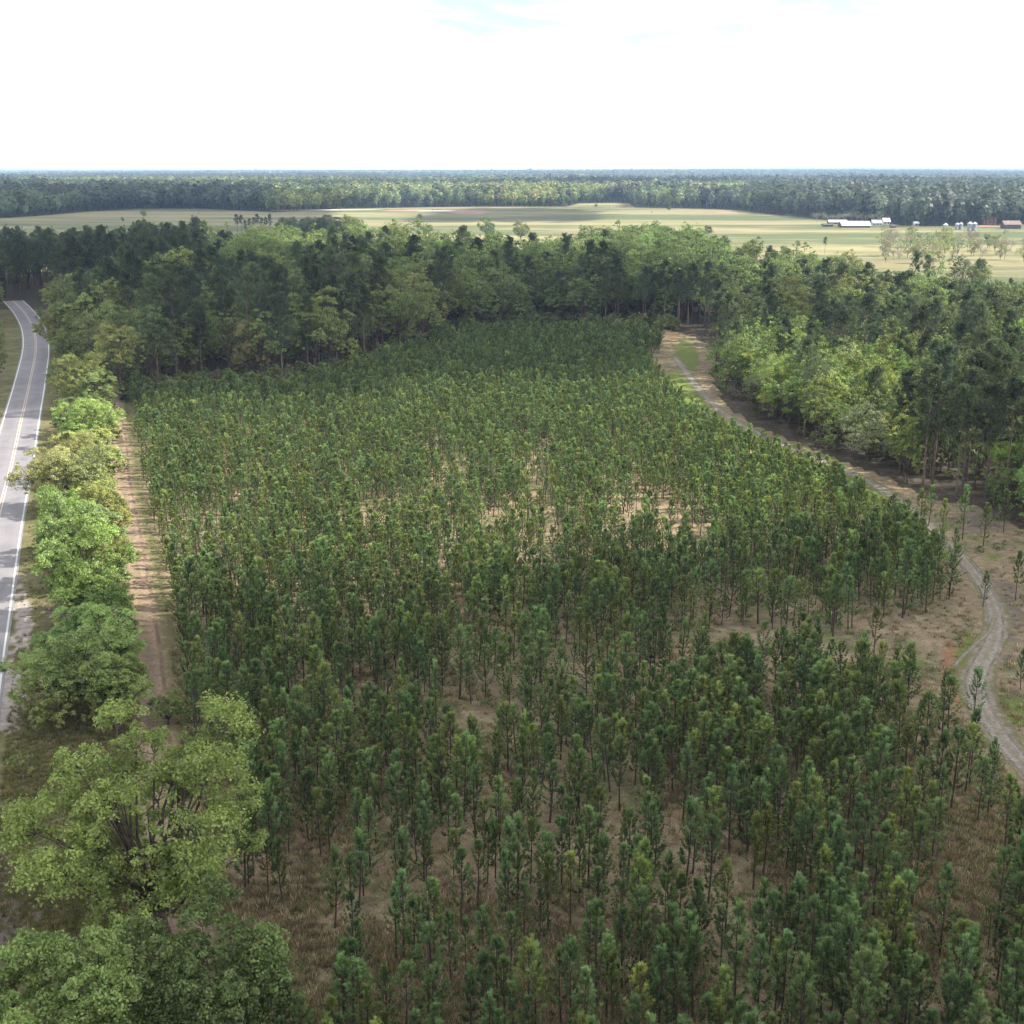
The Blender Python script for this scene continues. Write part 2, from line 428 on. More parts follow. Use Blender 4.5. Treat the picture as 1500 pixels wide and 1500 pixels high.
BACK = [(-600, 600), (0, 595), (200, 600), (300, 600), (450, 600), (600, 560), (700, 520), (760, 510), (850, 540), (930, 610), (1010, 610), (1070, 490), (1100, 460), (1200, 448), (1350, 460), (1440, 480), (1470, 420), (1600, 420), (2200, 420)]
ip = lambda u, T: np.interp(u, [a for a, b in T], [b for a, b in T])
dirtd = lambda x, y: pdist(x, y, DIRT[::4]); sandd = lambda x, y: pdist(x, y, SAND[::4]); roadd = lambda x, y: pdist(x, y, ROAD[::4])

# ---------------------------------------------------------------- ground
def ground_material():
    m, nt = newmat('ground'); N = NT(nt)
    pos = N('ShaderNodeNewGeometry').outputs['Position']
    big = N.noise(pos, .05, 4, .6); mid = N.noise(pos, .35, 5, .65); fine = N.noise(pos, 2.2, 5, .75); tiny = N.noise(pos, 8., 3, .7)
    straw = N.mix(N.ramp(mid, .3, .7), (.17, .13, .078), (.265, .21, .132))
    straw = N.mix(N.ramp(big, .42, .62), straw, (.215, .162, .10))
    straw = N.mix(N.math('MULTIPLY', N.ramp(fine, .5, .68), .6), straw, (.24, .195, .135))
    straw = N.mix(N.math('MULTIPLY', N.ramp(N.noise(pos, 1.1, 4, .7), .55, .7), .7), straw, (.10, .085, .06))
    straw = N.mix(N.math('MULTIPLY', N.ramp(N.noise(pos, .13, 5, .7), .48, .62), .75), straw, (.08, .098, .038))
    gr = N.mix(N.ramp(mid, .3, .7), (.085, .085, .037), (.145, .13, .06))
    gr = N.mix(N.math('MULTIPLY', N.ramp(N.noise(pos, .16, 4, .6), .48, .65), .7), gr, (.18, .15, .09))
    gr = N.mix(N.math('MULTIPLY', N.ramp(fine, .5, .7), .5), gr, (.075, .085, .03))
    green = N.mix(N.ramp(fine, .3, .7), (.08, .11, .026), (.15, .17, .045))
    lit = N.mix(N.ramp(fine, .3, .7), (.095, .074, .064), (.17, .14, .122))
    lit = N.mix(N.math('MULTIPLY', N.ramp(mid, .5, .65), .6), lit, (.075, .06, .05))
    san = N.mix(N.ramp(N.noise(pos, .9, 5, .7), .3, .7), (.22, .185, .165), (.35, .305, .275))
    ora = N.mix(N.ramp(fine, .3, .7), (.19, .095, .05), (.26, .155, .09))
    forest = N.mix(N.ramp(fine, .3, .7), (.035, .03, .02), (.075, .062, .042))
    straw = N.mix(1.0, straw, N.gray(N.math('MULTIPLY', N.ramp(tiny, .3, .7, .62, 1.38), N.ramp(N.noise(pos, .8, 5, .7), .3, .7, .72, 1.28))), 'MULTIPLY')
    c = straw
    brk = N.math('MULTIPLY', N.math('SUBTRACT', mid, .5), 1.1)
    def lay(c, nm, colr):
        f = N.ramp(N.math('ADD', N.attr(nm), brk), .35, .65); return N.mix(f, c, colr)
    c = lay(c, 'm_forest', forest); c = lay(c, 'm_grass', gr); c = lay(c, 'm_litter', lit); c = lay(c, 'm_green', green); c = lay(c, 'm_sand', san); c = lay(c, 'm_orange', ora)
    h = N.math('ADD', N.math('MULTIPLY', fine, 1.0), N.math('MULTIPLY', tiny, .5))
    bp = N('ShaderNodeBump', {'Height': h, 'Distance': .25, 'Strength': .8})
    d = N('ShaderNodeBsdfPrincipled', {'Base Color': c, 'Roughness': .95, 'Normal': bp.outputs[0]}); d.inputs['Specular IOR Level'].default_value = .1
    N.out(d.outputs[0]); return m
xs = np.concatenate([[-40000, -12000, -4000, -1500, -700, -400, -260], np.arange(-180, 181, 1.25), [260, 400, 700, 1500, 4000, 12000, 40000]])
ys = np.concatenate([[-3000, -400, -60], np.arange(10, 400, 1.25), np.arange(400, 700, 20), [800, 1200, 2000, 4000, 12000, 40000]])
X, Y = np.meshgrid(xs, ys); X = X.ravel(); Y = Y.ravel(); U, Vv = pix(X, Y)
near = (np.abs(X) <= 185) & (Y >= 5) & (Y <= 420)
def soft(d, a, b): return np.clip((b - d) / (b - a), 0, 1)
xr = np.interp(Y, ROAD[:, 1], ROAD[:, 0]); xd = np.interp(Y, DIRT[:, 1], DIRT[:, 0])
rd = roadd(X, Y); dd = dirtd(X, Y); sd = sandd(X, Y)
m_grass = np.where((X < xd - 1) & near, 1.0, 0.0)
m_grass = np.maximum(m_grass, soft(dd, 2, 5) * .8)
def gb(u, v, ru, rv, a=1.): return a * np.exp(-(((U - u) / ru) ** 2 + ((Vv - v) / rv) ** 2))
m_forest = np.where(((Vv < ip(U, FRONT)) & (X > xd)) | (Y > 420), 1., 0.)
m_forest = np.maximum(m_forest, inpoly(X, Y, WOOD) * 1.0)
m_green = sum(gb(*q) for q in [(1000, 512, 22, 24, .62), (1105, 640, 26, 9), (1182, 680, 25, 12), (1246, 708, 20, 12), (1335, 762, 18, 16, .9), (1340, 775, 15, 20, .8), (1010, 530, 14, 16, .9), (1330, 970, 45, 12, .6), (1250, 985, 50, 16, .75),
      (1418, 960, 16, 50, .9), (1404, 1000, 13, 40, .9), (1490, 1045, 30, 25, .95), (1300, 1010, 60, 20, .6), (1200, 930, 60, 12, .55), (1150, 840, 50, 14, .5), (1390, 820, 20, 12, .5), (1450, 815, 30, 10, .6), (560, 750, 30, 10, .6), (1200, 790, 40, 20, .5), (30, 560, 30, 60, .55), (1060, 950, 35, 14, .4), (60, 780, 20, 40, .45)])
m_green = np.maximum(m_green, np.clip(1.05 * soft(sd, 6.0, 9.0) * (X < np.interp(Y, SAND[::-1, 1], SAND[::-1, 0]) - 1.0) * (Y > 148) * (Y < 300), 0, 1) * (.75 + .35 * lump(X, Y, 9, 41)))
m_litter = sum(gb(*q) for q in [(95, 890, 40, 22, .95), (10, 1330, 60, 110, .9), (110, 560, 18, 60, .7), (1470, 900, 60, 110, .6), (1420, 760, 90, 30, .5), (105, 690, 40, 20, .5), (100, 700, 25, 80, .45)]) * 1.0
m_litter = np.maximum(m_litter, inpoly(X, Y, WOOD) * .4)
m_sand = sum(gb(*q) for q in [(35, 930, 16, 70, .85), (12, 1040, 22, 40, 1.), (5, 1010, 20, 50, .8), (85, 1000, 8, 8, .7), (25, 870, 8, 30, .7), (5, 640, 14, 40, .6)])
m_sand = np.maximum(m_sand, .36 * soft(sd, 1.3, 2.6))
m_orange = np.maximum(soft(pdist(X, Y, ORANGE), .1, 1.5) * .8, sum(gb(*q) for q in [(985, 493, 8, 6, .8), (1010, 490, 16, 3, .5), (1400, 890, 14, 12, .25), (1310, 695, 22, 8, .5), (1030, 575, 10, 6, .5), (905, 730, 20, 10, .45), (965, 740, 20, 12, .4), (718, 775, 14, 8, .4)]))
gi, gj = np.meshgrid(np.arange(len(ys) - 1), np.arange(len(xs) - 1), indexing='ij'); nx = len(xs)
Qg = np.stack([gi * nx + gj, gi * nx + gj + 1, (gi + 1) * nx + gj + 1, (gi + 1) * nx + gj], -1).reshape(-1, 4)
att = {k: ('POINT', np.clip(np.where(near | (k == 'm_forest'), v, 0), 0, 1)) for k, v in dict(m_grass=m_grass, m_forest=m_forest, m_green=m_green, m_litter=m_litter, m_sand=m_sand, m_orange=m_orange).items()}
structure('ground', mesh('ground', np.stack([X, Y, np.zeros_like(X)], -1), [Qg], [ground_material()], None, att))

# roads
def road_mat():
    m, nt = newmat('asphalt'); N = NT(nt); pos = N('ShaderNodeNewGeometry').outputs['Position']
    c = N.mix(N.ramp(N.noise(pos, .22, 4, .6), .3, .7), (.135, .126, .132), (.185, .172, .18))
    ac = N.math('ABSOLUTE', N.attr('across')); tr = N.ramp(N.math('ABSOLUTE', N.math('SUBTRACT', ac, .5)), .10, .28)
    c = N.mix(N.math('MULTIPLY', tr, .35), c, (.2, .187, .187))
    c = N.mix(N.math('MULTIPLY', N.ramp(N.noise(pos, 6, 3, .7), .4, .7), .25), c, (.065, .062, .062))
    d = N('ShaderNodeBsdfPrincipled', {'Base Color': c, 'Roughness': .75}); d.inputs['Specular IOR Level'].default_value = .35
    N.out(d.outputs[0]); return m
structure('road', ribbon(ROAD, 7.1, .02, 'road', road_mat(), cols=9, jit=.06, crown=.05))
M_WHITE = plain('white_road_paint', (.42, .42, .39), (.56, .56, .53), 2., .7, vec='Generated'); M_YEL = plain('yellow_road_paint', (.38, .30, .22), (.46, .38, .3), 2., .7)
for e in (-3.2, 3.2): structure('road_edge_line', ribbon(ROAD, .2, .038, 'road_edge_line', M_WHITE, off=e))
for e in (-.17, .17): structure('road_centre_line', ribbon(ROAD, .15, .078, 'road_centre_line', M_YEL, off=e))
def track_mat(name, a, b, grass, gw):
    m, nt = newmat(name); N = NT(nt); pos = N('ShaderNodeNewGeometry').outputs['Position']
    c = N.mix(N.ramp(N.noise(pos, .7, 6, .7), .3, .7), a, b)
    c = N.mix(N.math('MULTIPLY', N.ramp(N.noise(pos, 3., 5, .75), .46, .62), .65), c, tuple(q * .5 for q in a))
    c = N.mix(N.math('MULTIPLY', N.ramp(N.noise(pos, 7., 3, .7), .55, .7), .5), c, tuple(q * 1.15 for q in b))
    ac = N.math('ABSOLUTE', N.attr('across')); br = N.math('MULTIPLY', N.math('SUBTRACT', N.noise(pos, .8, 5, .7), .5), 1.6)
    edge = N.ramp(N.math('ADD', ac, br), .5, .95)
    rut = N.math('MULTIPLY', N.ramp(N.math('ABSOLUTE', N.math('SUBTRACT', N.math('ADD', ac, N.math('MULTIPLY', br, .15)), .55)), .04, .14, 1., 0.), N.ramp(N.noise(pos, .35, 3, .6), .4, .6, .15, .75))
    c = N.mix(rut, c, tuple(q * .45 for q in a))
    midd = N.math('MULTIPLY', N.ramp(N.math('ADD', ac, N.math('MULTIPLY', br, .6)), .04, .32, 1., 0.), gw)
    c = N.mix(N.math('MAXIMUM', edge, midd), c, grass)
    bp = N('ShaderNodeBump', {'Height': N.noise(pos, 2.5, 5, .7), 'Distance': .2, 'Strength': .7})
    d = N('ShaderNodeBsdfPrincipled', {'Base Color': c, 'Roughness': .95, 'Normal': bp.outputs[0]}); d.inputs['Specular IOR Level'].default_value = .1
    N.out(d.outputs[0]); return m
structure('dirt_track', ribbon(DIRT, 4.2, .012, 'dirt_track', track_mat('dirt', (.20, .14, .095), (.31, .23, .165), (.13, .12, .055), .35), cols=7, jit=.35))
wS = np.interp(np.arange(len(SAND)) / len(SAND), [0, .27, .4, .53, .64, .75, 1], [1.6, 1.8, 2.1, 2.6, 3.3, 2.8, 2.6])
structure('sandy_track', ribbon(SAND, wS, .012, 'sandy_track', track_mat('sand', (.185, .16, .13), (.29, .255, .21), (.125, .115, .058), .4), cols=7, jit=.5))

structure('foot_path', ribbon(smooth_line(UV([(1456, 905), (1449, 925), (1428, 945), (1406, 966), (1390, 990)])), .55, .022, 'foot_path', track_mat('trodden', (.17, .155, .11), (.24, .22, .17), (.1, .1, .045), .2), cols=5, jit=.03))
# pasture beyond the trees
def pasture_mat():
    m, nt = newmat('pasture'); N = NT(nt); pos = N('ShaderNodeNewGeometry').outputs['Position']
    st = N('ShaderNodeMapping', {'Vector': pos, 'Scale': (.32, 1., 1.), 'Rotation': (0., 0., .5)}).outputs[0]  # stretched diagonal bands: grass tones that also imitate the shading of rolling ground
    c = N.mix(N.ramp(N.noise(st, .018, 5, .6), .32, .68), (.16, .146, .068), (.235, .212, .106))
    c = N.mix(N.math('MULTIPLY', N.ramp(N.noise(st, .0075, 5, .65), .45, .56), .9), c, (.066, .088, .033))
    c = N.mix(N.math('MULTIPLY', N.ramp(N.noise(st, .012, 5, .65), .54, .62), .8), c, (.19, .15, .09))
    c = N.mix(N.math('MULTIPLY', N.ramp(N.noise(st, .05, 5, .7), .58, .66), .5), c, (.075, .08, .035))
    c = N.mix(N.math('MULTIPLY', N.ramp(N.noise(st, .03, 4, .6), .58, .7), .45), c, (.15, .13, .08))
    d = N('ShaderNodeBsdfPrincipled', {'Base Color': c, 'Roughness': .95}); d.inputs['Specular IOR Level'].default_value = .1
    N.out(d.outputs[0]); return m
us = np.linspace(-900, 2400, 331); far = at(us, ip(us, FAR_EDGE)); bk = ip(us, BACK)
nearp = np.stack([(us - 750) / F * (bk * cp + CAMH * sp) * .995, bk * .995], -1)
nr = 14; G = np.stack([nearp * (1 - t) + far * t for t in np.linspace(0, 1, nr) ** 1.5], 0)
Vp = np.concatenate([G.reshape(-1, 2), np.full((nr * len(us), 1), .08)], 1); k = len(us)
pi_, pj_ = np.meshgrid(np.arange(nr - 1), np.arange(k - 1), indexing='ij')
structure('pasture', mesh('pasture', Vp, [np.stack([pi_ * k + pj_, pi_ * k + pj_ + 1, (pi_ + 1) * k + pj_ + 1, (pi_ + 1) * k + pj_], -1).reshape(-1, 4)], [pasture_mat()]))
M_SOIL = plain('bare_red_soil', (.24, .125, .085), (.32, .2, .15), .05, vec='Object'); M_PALE = plain('pale_bare_sand', (.42, .36, .31), (.5, .45, .40), .05, vec='Object')
def patch(name, L, w, mat, z):
    P = smooth_line(UV(L), 10); ws = w * np.sin(np.linspace(.05, math.pi - .05, len(P))) ** .5
    return structure(name, ribbon(P, ws, z, name, mat, jit=w * .12))
patch('bare_red_soil', [(560, 309), (600, 308.5), (640, 308), (676, 310), (690, 314)], 60, M_SOIL, .16)
patch('bare_sand', [(612, 309.8), (640, 309.3), (664, 308.6)], 42, M_PALE, .24)
patch('bare_sand', [(395, 309), (430, 308), (500, 307.6), (560, 307.4)], 26, M_PALE, .16)
patch('bare_red_soil', [(1005, 311), (1040, 312), (1075, 311)], 18, M_SOIL, .16)
patch('bare_red_soil', [(1428, 332.5), (1445, 331.5), (1456, 331)], 26, M_SOIL, .2)

# ---------------------------------------------------------------- tree models
PINES = [Kind(young_pine(100 + i, 6.6, w, 1., lo - .09), M_PBARK, M_NEEDLE) for i, (w, lo) in enumerate([(.82, .3), (.7, .34), (.9, .27), (.78, .38), (.95, .33), (.64, .25), (.82, .42), (.74, .3), (.6, .36), (.86, .22), (.68, .45), (1.0, .36)])]
BROAD = [Kind(broadleaf(200 + i, H, r, b, lo, 14, 42, .30, .06), M_BARK, M_LEAF) for i, (H, r, b, lo) in enumerate([(17, 5.6, .3, 17), (16, 4.6, .34, 15), (18, 6.2, .28, 20), (15, 4.2, .25, 14), (17, 5., .32, 16), (14, 5.2, .22, 18)])]
TALL = [Kind(tall_pine(300 + i, H, lo, w, d, s), M_TPBARK, M_NEEDLE) for i, (H, lo, w, d, s) in enumerate([(22, .55, .15, 1, .1), (22, .48, .17, 1.1, .1), (22, .6, .14, .9, .15), (22, .42, .15, 1.1, .15), (22, .52, .19, 1., .2)])]
LIGHT = [Kind(broadleaf(400 + i, H, r, b, lo, 14, 32, .26, .16, .42, 1.0, .14), M_BARK, M_LEAF) for i, (H, r, b, lo) in enumerate([(12, 3.9, .10, 18), (11, 4.2, .08, 19), (13, 3.7, .14, 18), (10, 3.5, .06, 16)])]
ROADT = [Kind(broadleaf(500 + i, H, r, b, lo, 18, 64, .20, .06, .36, .9), M_BARK, M_LEAF) for i, (H, r, b, lo) in enumerate([(10, 4.6, .08, 30), (10, 3.6, .06, 28), (10, 5.4, .1, 32), (10, 4.0, .05, 28)])]
OAK = Kind(broadleaf(77, 14.5, 7.4, .08, 60, 25, 68, .2, .13, .27, .85, .36), M_BARK, M_LEAF)
OAK2 = Kind(broadleaf(78, 11.5, 4.9, .08, 42, 24, 68, .19, .05, .3, .9, .22), M_BARK, M_LEAF)
OAK3 = Kind(broadleaf(79, 11.0, 4.8, .06, 42, 24, 68, .19, .05, .31, .95, .18, 2), M_BARK, M_LEAF)
SHRUB = [Kind(broadleaf(600 + i, 2.0, 1.3, .05, 9, 8, 20, .2, .1, .42, .9, .05, 3), M_BARK, M_LEAF) for i in range(3)]
BARE = [Kind(bare_tree(700 + i, 11.), M_TWIG, M_LEAF) for i in range(3)]

DK, MD, OL, YG, FG, PG = (.118, .156, .07), (.162, .215, .08), (.19, .22, .078), (.24, .27, .09), (.14, .20, .072), (.24, .27, .115)
TP, TP2, TAN, GREY = (.052, .071, .048), (.075, .102, .058), (.28, .25, .12), (.22, .19, .16)
def vary(c, a=.12):
    k = 1 + random.uniform(-a, a) * 1.3; w_ = random.uniform(-.05, .05)
    return (c[0] * k * (1 + w_), c[1] * k, c[2] * k * (1 - w_))

# ---------------------------------------------------------------- plantation
gx, gy = np.meshgrid(np.arange(-130, 200, 1.5), np.arange(30, 360, 1.6)); ang = R(16)
px = gx * math.cos(ang) - (gy - 150) * math.sin(ang); py = gx * math.sin(ang) + (gy - 150) * math.cos(ang) + 150
px = px.ravel() + rng.normal(0, .45, px.size); py = py.ravel() + rng.normal(0, .45, py.size)
ok = inpoly(px, py, PLANT) & (py > 30); px, py = px[ok], py[ok]
ok = (dirtd(px, py) > 3.2) & (sandd(px, py) > np.where(py > 160, 8.0, 4.0)); px, py = px[ok], py[ok]
pu, pv = pix(px, py)
dens = np.full(px.shape, .93)
GAPS = [(560, 760, 28, 14, .9), (715, 785, 20, 16, .9), (790, 680, 14, 22, .8), (785, 755, 26, 20, .85), (905, 735, 24, 16, .8), (968, 752, 26, 17, .75), (650, 700, 20, 25, .5), (830, 985, 30, 26, .8), (735, 945, 40, 22, .6), (705, 1065, 55, 45, .8),
        (640, 800, 30, 25, .4), (1080, 960, 60, 26, .9), (1230, 800, 50, 25, .3), (1150, 880, 80, 30, .3), (1310, 925, 50, 25, .4), (1350, 960, 60, 50, .9), (1060, 880, 60, 20, .4), (1250, 965, 60, 18, .7), (1390, 1100, 50, 70, .7), (1200, 700, 20, 14, .5),
        (430, 1420, 75, 60, .8), (470, 1300, 40, 25, .5), (640, 1480, 60, 30, .6), (790, 1450, 50, 35, .65), (640, 1330, 40, 20, .5), (780, 1270, 30, 25, .6), (1090, 1330, 40, 40, .6), (1270, 1260, 40, 30, .55), (1390, 1340, 60, 50, .75), (990, 1240, 40, 30, .5),
        (560, 1040, 40, 20, .6), (300, 770, 40, 25, .35), (270, 800, 20, 20, .7), (455, 915, 22, 14, .6), (1420, 1240, 40, 30, .6), (1010, 790, 60, 30, .45), (850, 830, 60, 30, .35), (330, 905, 20, 14, .4), (1330, 1430, 60, 40, .5), (960, 1010, 40, 25, .5), (1150, 960, 70, 22, .45), (1275, 1000, 45, 18, .7), (1090, 1190, 50, 25, .4)]
for u, v, ru, rv, a in GAPS: dens -= a * np.exp(-(((pu - u) / ru / 1.25) ** 2 + ((pv - v) / rv / 1.3) ** 2))
thin = np.interp(py, [50, 90, 150, 220], [.27, .20, .12, .04])
ok = rng.random(px.size) < dens - thin; px, py, pu, pv = px[ok], py[ok], pu[ok], pv[ok]
ok = np.hypot(px + 22, py - 68) > 7.5; px, py, pu, pv = px[ok], py[ok], pu[ok], pv[ok]
ps = rng.normal(1.0, .15, px.size).clip(.5, 1.35); ps *= np.interp(py, [60, 110, 150, 190, 300], [.80, .76, .68, .60, .64]) * np.where((pu > 1000) & (pv > 660), 1.08, 1.0)
# nearest in view become things of their own
inview = (pu > -10) & (pu < 1510) & (pix(px, py, 6.0)[1] < 1500)
order = np.argsort(py + (~inview) * 1e6); own = np.zeros(px.size, bool); own[order[:300]] = True
def pine_label(u, v, s):
    size = 'tall' if s > 1.04 else ('short' if s < .8 else 'mid height')
    row = 'bottom rows' if v > 1400 else ('middle rows' if v > 1290 else 'upper rows')
    if u < 520: place = 'near the big oak at lower left'
    elif u < 760: place = 'at lower middle left'
    elif u < 1000: place = 'at lower middle right'
    elif u < 1260: place = 'at lower right'
    else: place = 'by the lower right corner'
    return f'{size} young plantation pine {place}, {row}'
pcol = lambda: vary((.130, .194, .088) if random.random() < .82 else (.17, .215, .076), .18)
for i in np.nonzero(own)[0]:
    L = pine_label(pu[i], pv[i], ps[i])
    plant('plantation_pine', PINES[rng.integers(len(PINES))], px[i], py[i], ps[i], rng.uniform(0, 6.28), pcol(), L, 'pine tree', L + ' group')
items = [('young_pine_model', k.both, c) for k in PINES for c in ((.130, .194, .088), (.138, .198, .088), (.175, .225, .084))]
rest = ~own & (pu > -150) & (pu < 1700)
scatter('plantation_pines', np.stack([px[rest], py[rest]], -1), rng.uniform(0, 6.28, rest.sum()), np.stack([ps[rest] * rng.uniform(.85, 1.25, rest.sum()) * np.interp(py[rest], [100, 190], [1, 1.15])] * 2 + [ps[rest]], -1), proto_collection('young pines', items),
        'dense mass of young green pines filling the middle and back of the plantation', 'young pines')

# lone pines in the clearing and along the sandy track
LONE = [(1420, 1152, 112, 'in front of the sandy track bend, lower right'), (1450, 1161, 80, 'thin, right next to the sandy track at right edge'), (1440, 888, 50, 'growing at the inside of the track bend'),
        (1487, 880, 70, 'beyond the outer track bend at the right edge'), (1322, 905, 110, 'largest of the clump at the right end of the plantation'), (1345, 790, 70, 'tight against the left side of the sandy track'), (1395, 838, 62, 'last one before the track bend'),
        (1280, 960, 70, 'alone in the brown clearing, right of the gap'), (1195, 965, 62, 'with a slim crown in the brown clearing'), (1180, 985, 75, 'leaning a little in the brown clearing'), (1083, 985, 50, 'tiny, in the open gap at centre right'), (1330, 1020, 60, 'at the lower edge of the brown clearing'),
        (1380, 795, 60, 'just across the track under the dark tall pines'), (1410, 790, 75, 'second across the track under the dark tall pines'), (1440, 800, 60, 'third across the track under the dark tall pines'), (1360, 770, 55, 'nearest to the track under the dark tall pines'), (1470, 780, 60, 'in the shade at the right edge below the dark pines'),
        (1495, 1010, 60, 'cut by the right edge beside the track'), (1505, 1230, 90, 'cut by the right edge in the lower half'), (1380, 1080, 95, 'left of the orange soil streak, lower end'), (1455, 760, 45, 'small and low at the foot of the dark tall pines'), (1425, 1060, 80, 'touching the lower end of the orange soil'), (1110, 905, 70, 'with a bare lower trunk left of the clearing')]
for u, v, hp, w in LONE:
    p = at(u, v); dep = p[1] * cp + CAMH * sp; H = hp / (F / dep) / .93
    plant('young_pine', PINES[rng.integers(len(PINES))], p[0], p[1], H / 6.6, rng.uniform(0, 6), pcol(), 'lone young pine ' + w, 'pine tree', 'scattered pines beside the sandy track')

# ---------------------------------------------------------------- roadside trees
def stand(name, kind, u, vb, H, W, col, label, cat='tree', group='trees between road and dirt track', base=None):
    p = at(u, vb); W *= 1.09; H *= 1.0; p = p + np.array([-.9, 0]) * (u > 90) * (vb > 600)
    return plant(name, kind, p[0], p[1], W / base, rng.uniform(0, 6.28), col, label, cat, group, sz=H / kind.H)
tag(plant('oak_tree', OAK, -21.2, 69, 1.0, 1.2, (.168, .208, .062), 'largest spreading oak with gaps showing its limbs, lower left', 'tree', 'trees between road and dirt track'), None, None)
plant('broadleaf_tree', OAK2, -20.8, 52, .9, .4, (.14, .195, .062), 'rounded green tree cut by the bottom edge in the lower left corner', 'tree', 'trees between road and dirt track')
plant('broadleaf_tree', OAK3, -14.6, 55.5, .98, 2.4, (.135, .185, .06), 'two stemmed tree below the large oak, beside the straw gap', 'tree', 'trees between road and dirt track')
RT = [(150, 1045, 7.5, 7.0, 1, (.19, .245, .085), 'bushy green tree just above the large oak'), (178, 985, 7, 5.5, 3, (.165, .235, .08), 'narrow green tree against the dirt track above the bushy one'), (95, 990, 4.8, 4.2, 0, (.15, .22, .08), 'small leafy tree beside the mailbox'),
      (140, 905, 11, 8.2, 1, (.155, .205, .058), 'tall vivid green tree casting shade over the road verge'), (120, 858, 11.5, 7, 3, FG, 'upright fresh green tree behind the vivid green one'), (168, 860, 7, 5, 0, OL, 'low green tree pressed against the dirt track'),
      (88, 745, 9, 9.0, 2, (.26, .275, .12), 'pale yellow green tree leaning over the road edge'), (138, 748, 9.5, 8, 0, PG, 'pale spreading tree between road and dirt track'), (150, 765, 6, 5, 3, YG, 'yellowish small tree by the lit part of the dirt track'),
      (132, 655, 9, 8.2, 0, (.185, .25, .075), 'bright green round tree near the upper end of the dirt track'), (122, 605, 12, 10, 2, OL, 'wide olive tree where the dirt track ends'), (150, 610, 9, 7, 1, MD, 'mid green tree touching the top of the dirt track'),
      (160, 562, 15, 11, 2, (.17, .18, .09), 'large yellowish grey tree at the forest corner by the road'), (105, 560, 11, 8, 1, MD, 'green tree hugging the right side of the road bend'), (228, 560, 14.5, 9, 0, (.19, .21, .08), 'yellow green tree at the forest edge right of the bare grey tree'),
      (372, 565, 14.0, 7.2, 1, (.2, .19, .09), 'golden tan tree standing out before the dark forest'), (185, 555, 16, 8, 3, YG, 'yellow green tree right of the wide yellowish grey one'), (95, 520, 13, 8.5, 0, OL, 'olive tree above the road bend'), (-18, 560, 15, 9, 2, MD, 'dark green tree cut by the left edge beyond the road'),
      (-24, 505, 15, 8, 0, DK, 'darker tree at the left edge where the road vanishes'), (262, 1062, 3.2, 2.6, 3, FG, 'fresh green sapling between pines and the dirt track'), (-30, 620, 8, 7, 1, TAN, 'brownish tree left of the road cut by the left edge')]
RT += [(152, 838, 8, 6.5, 1, MD, 'mid green tree filling the row beside the lit dirt track'), (108, 812, 9, 6, 0, (.14, .22, .06), 'grassy green tree leaning towards the lit verge'), (160, 800, 8.5, 6, 3, OL, 'olive tree between vivid green tree and dirt track'), (118, 705, 8, 7, 2, PG, 'pale tree behind the yellow green one leaning over the road'), (150, 700, 7.5, 6.5, 1, YG, 'yellow green tree above the pale spreading tree'),
       (158, 645, 6, 5, 3, OL, 'small olive tree beside the bright green round one'), (112, 640, 7, 6, 1, MD, 'darker green tree left of the bright green round one'), (172, 935, 6, 5, 0, (.13, .21, .06), 'leafy green tree overhanging the dirt track'), (110, 1040, 6.5, 6.5, 2, (.18, .24, .085), 'low spreading green tree near the top of the oak'), (185, 1050, 6.5, 5, 3, (.17, .235, .08), 'green tree squeezed between oak and dirt track'), (135, 955, 5, 4.5, 1, FG, 'small fresh green tree behind the mailbox trees'), (100, 585, 9, 7, 3, MD, 'green tree on the inner verge where the road bends')]
KR = [4.6, 3.6, 5.4, 4.0]
for u, v, H, W, k, c, l in RT: stand('broadleaf_tree', ROADT[k], u, v, H, W / 2 * 1.0, vary(tuple(q_ * (1.22 if v > 600 else 1.0) for q_ in c), .05), l, base=KR[k] * 1.0)
for u, v, H, l in [(205, 568, 13, 'bare purplish grey tree at the forest corner above the plantation'), (160, 905, 6, 'grey leafless tree at the foot of the vivid green tree')]:
    p = at(u, v); plant('bare_tree', BARE[0], p[0], p[1], H / 11, 1., (.15, .125, .125), l, 'tree', 'trees between road and dirt track')
for u, v, s, l in [(60, 1060, 1.6, 'wide low shrub on the verge above the oak'), (105, 1075, 1.8, 'dense shrub touching the top of the oak crown'), (170, 1075, 1.5, 'shrub between oak and dirt track'), (75, 962, .9, 'small shrub by the mailbox'), (165, 940, 1.3, 'shrub beside the dirt track below the vivid tree'), (185, 905, 1., 'shrub on the left rim of the dirt track'),
                   (40, 1140, 1.2, 'shrub on the shaded verge left of the oak'), (180, 690, 1., 'yellowish shrub on the rim of the lit dirt track'), (165, 1010, 1.6, 'shrub under the bushy green tree'), (120, 1015, 1.5, 'shrub in front of the small leafy tree')]:
    p = at(u, v); plant('shrub', SHRUB[rng.integers(3)], p[0], p[1], s, rng.uniform(0, 6), vary(OL, .15), l, 'shrub', 'shrubs on the road verge')

rowl = smooth_line([(172, 1005), (165, 940), (150, 880), (150, 820), (140, 760), (140, 700), (140, 650), (132, 610)], 5)
for q, (u, v) in enumerate(list(rowl[:-1]) * 2):
    u2, v2 = u + random.uniform(-38, 22), v + random.uniform(-8, 8); s_ = random.uniform(1.1, 2.5); p = at(u2, v2)
    wh = 'by the mailbox trees' if v2 > 930 else 'under the vivid green tree' if v2 > 840 else 'under the lit row trees' if v2 > 720 else 'at the upper end of the row'
    bg = random.random() < .5
    l = f'{"yellow green" if bg else "mid green"} {"tall" if s_ > 1.6 else "low"} shrub {wh}'
    plant('shrub', SHRUB[rng.integers(3)], p[0], p[1], s_, rng.uniform(0, 6), vary((.20, .225, .075) if bg else MD, .12), l, 'shrub', l + ' group')
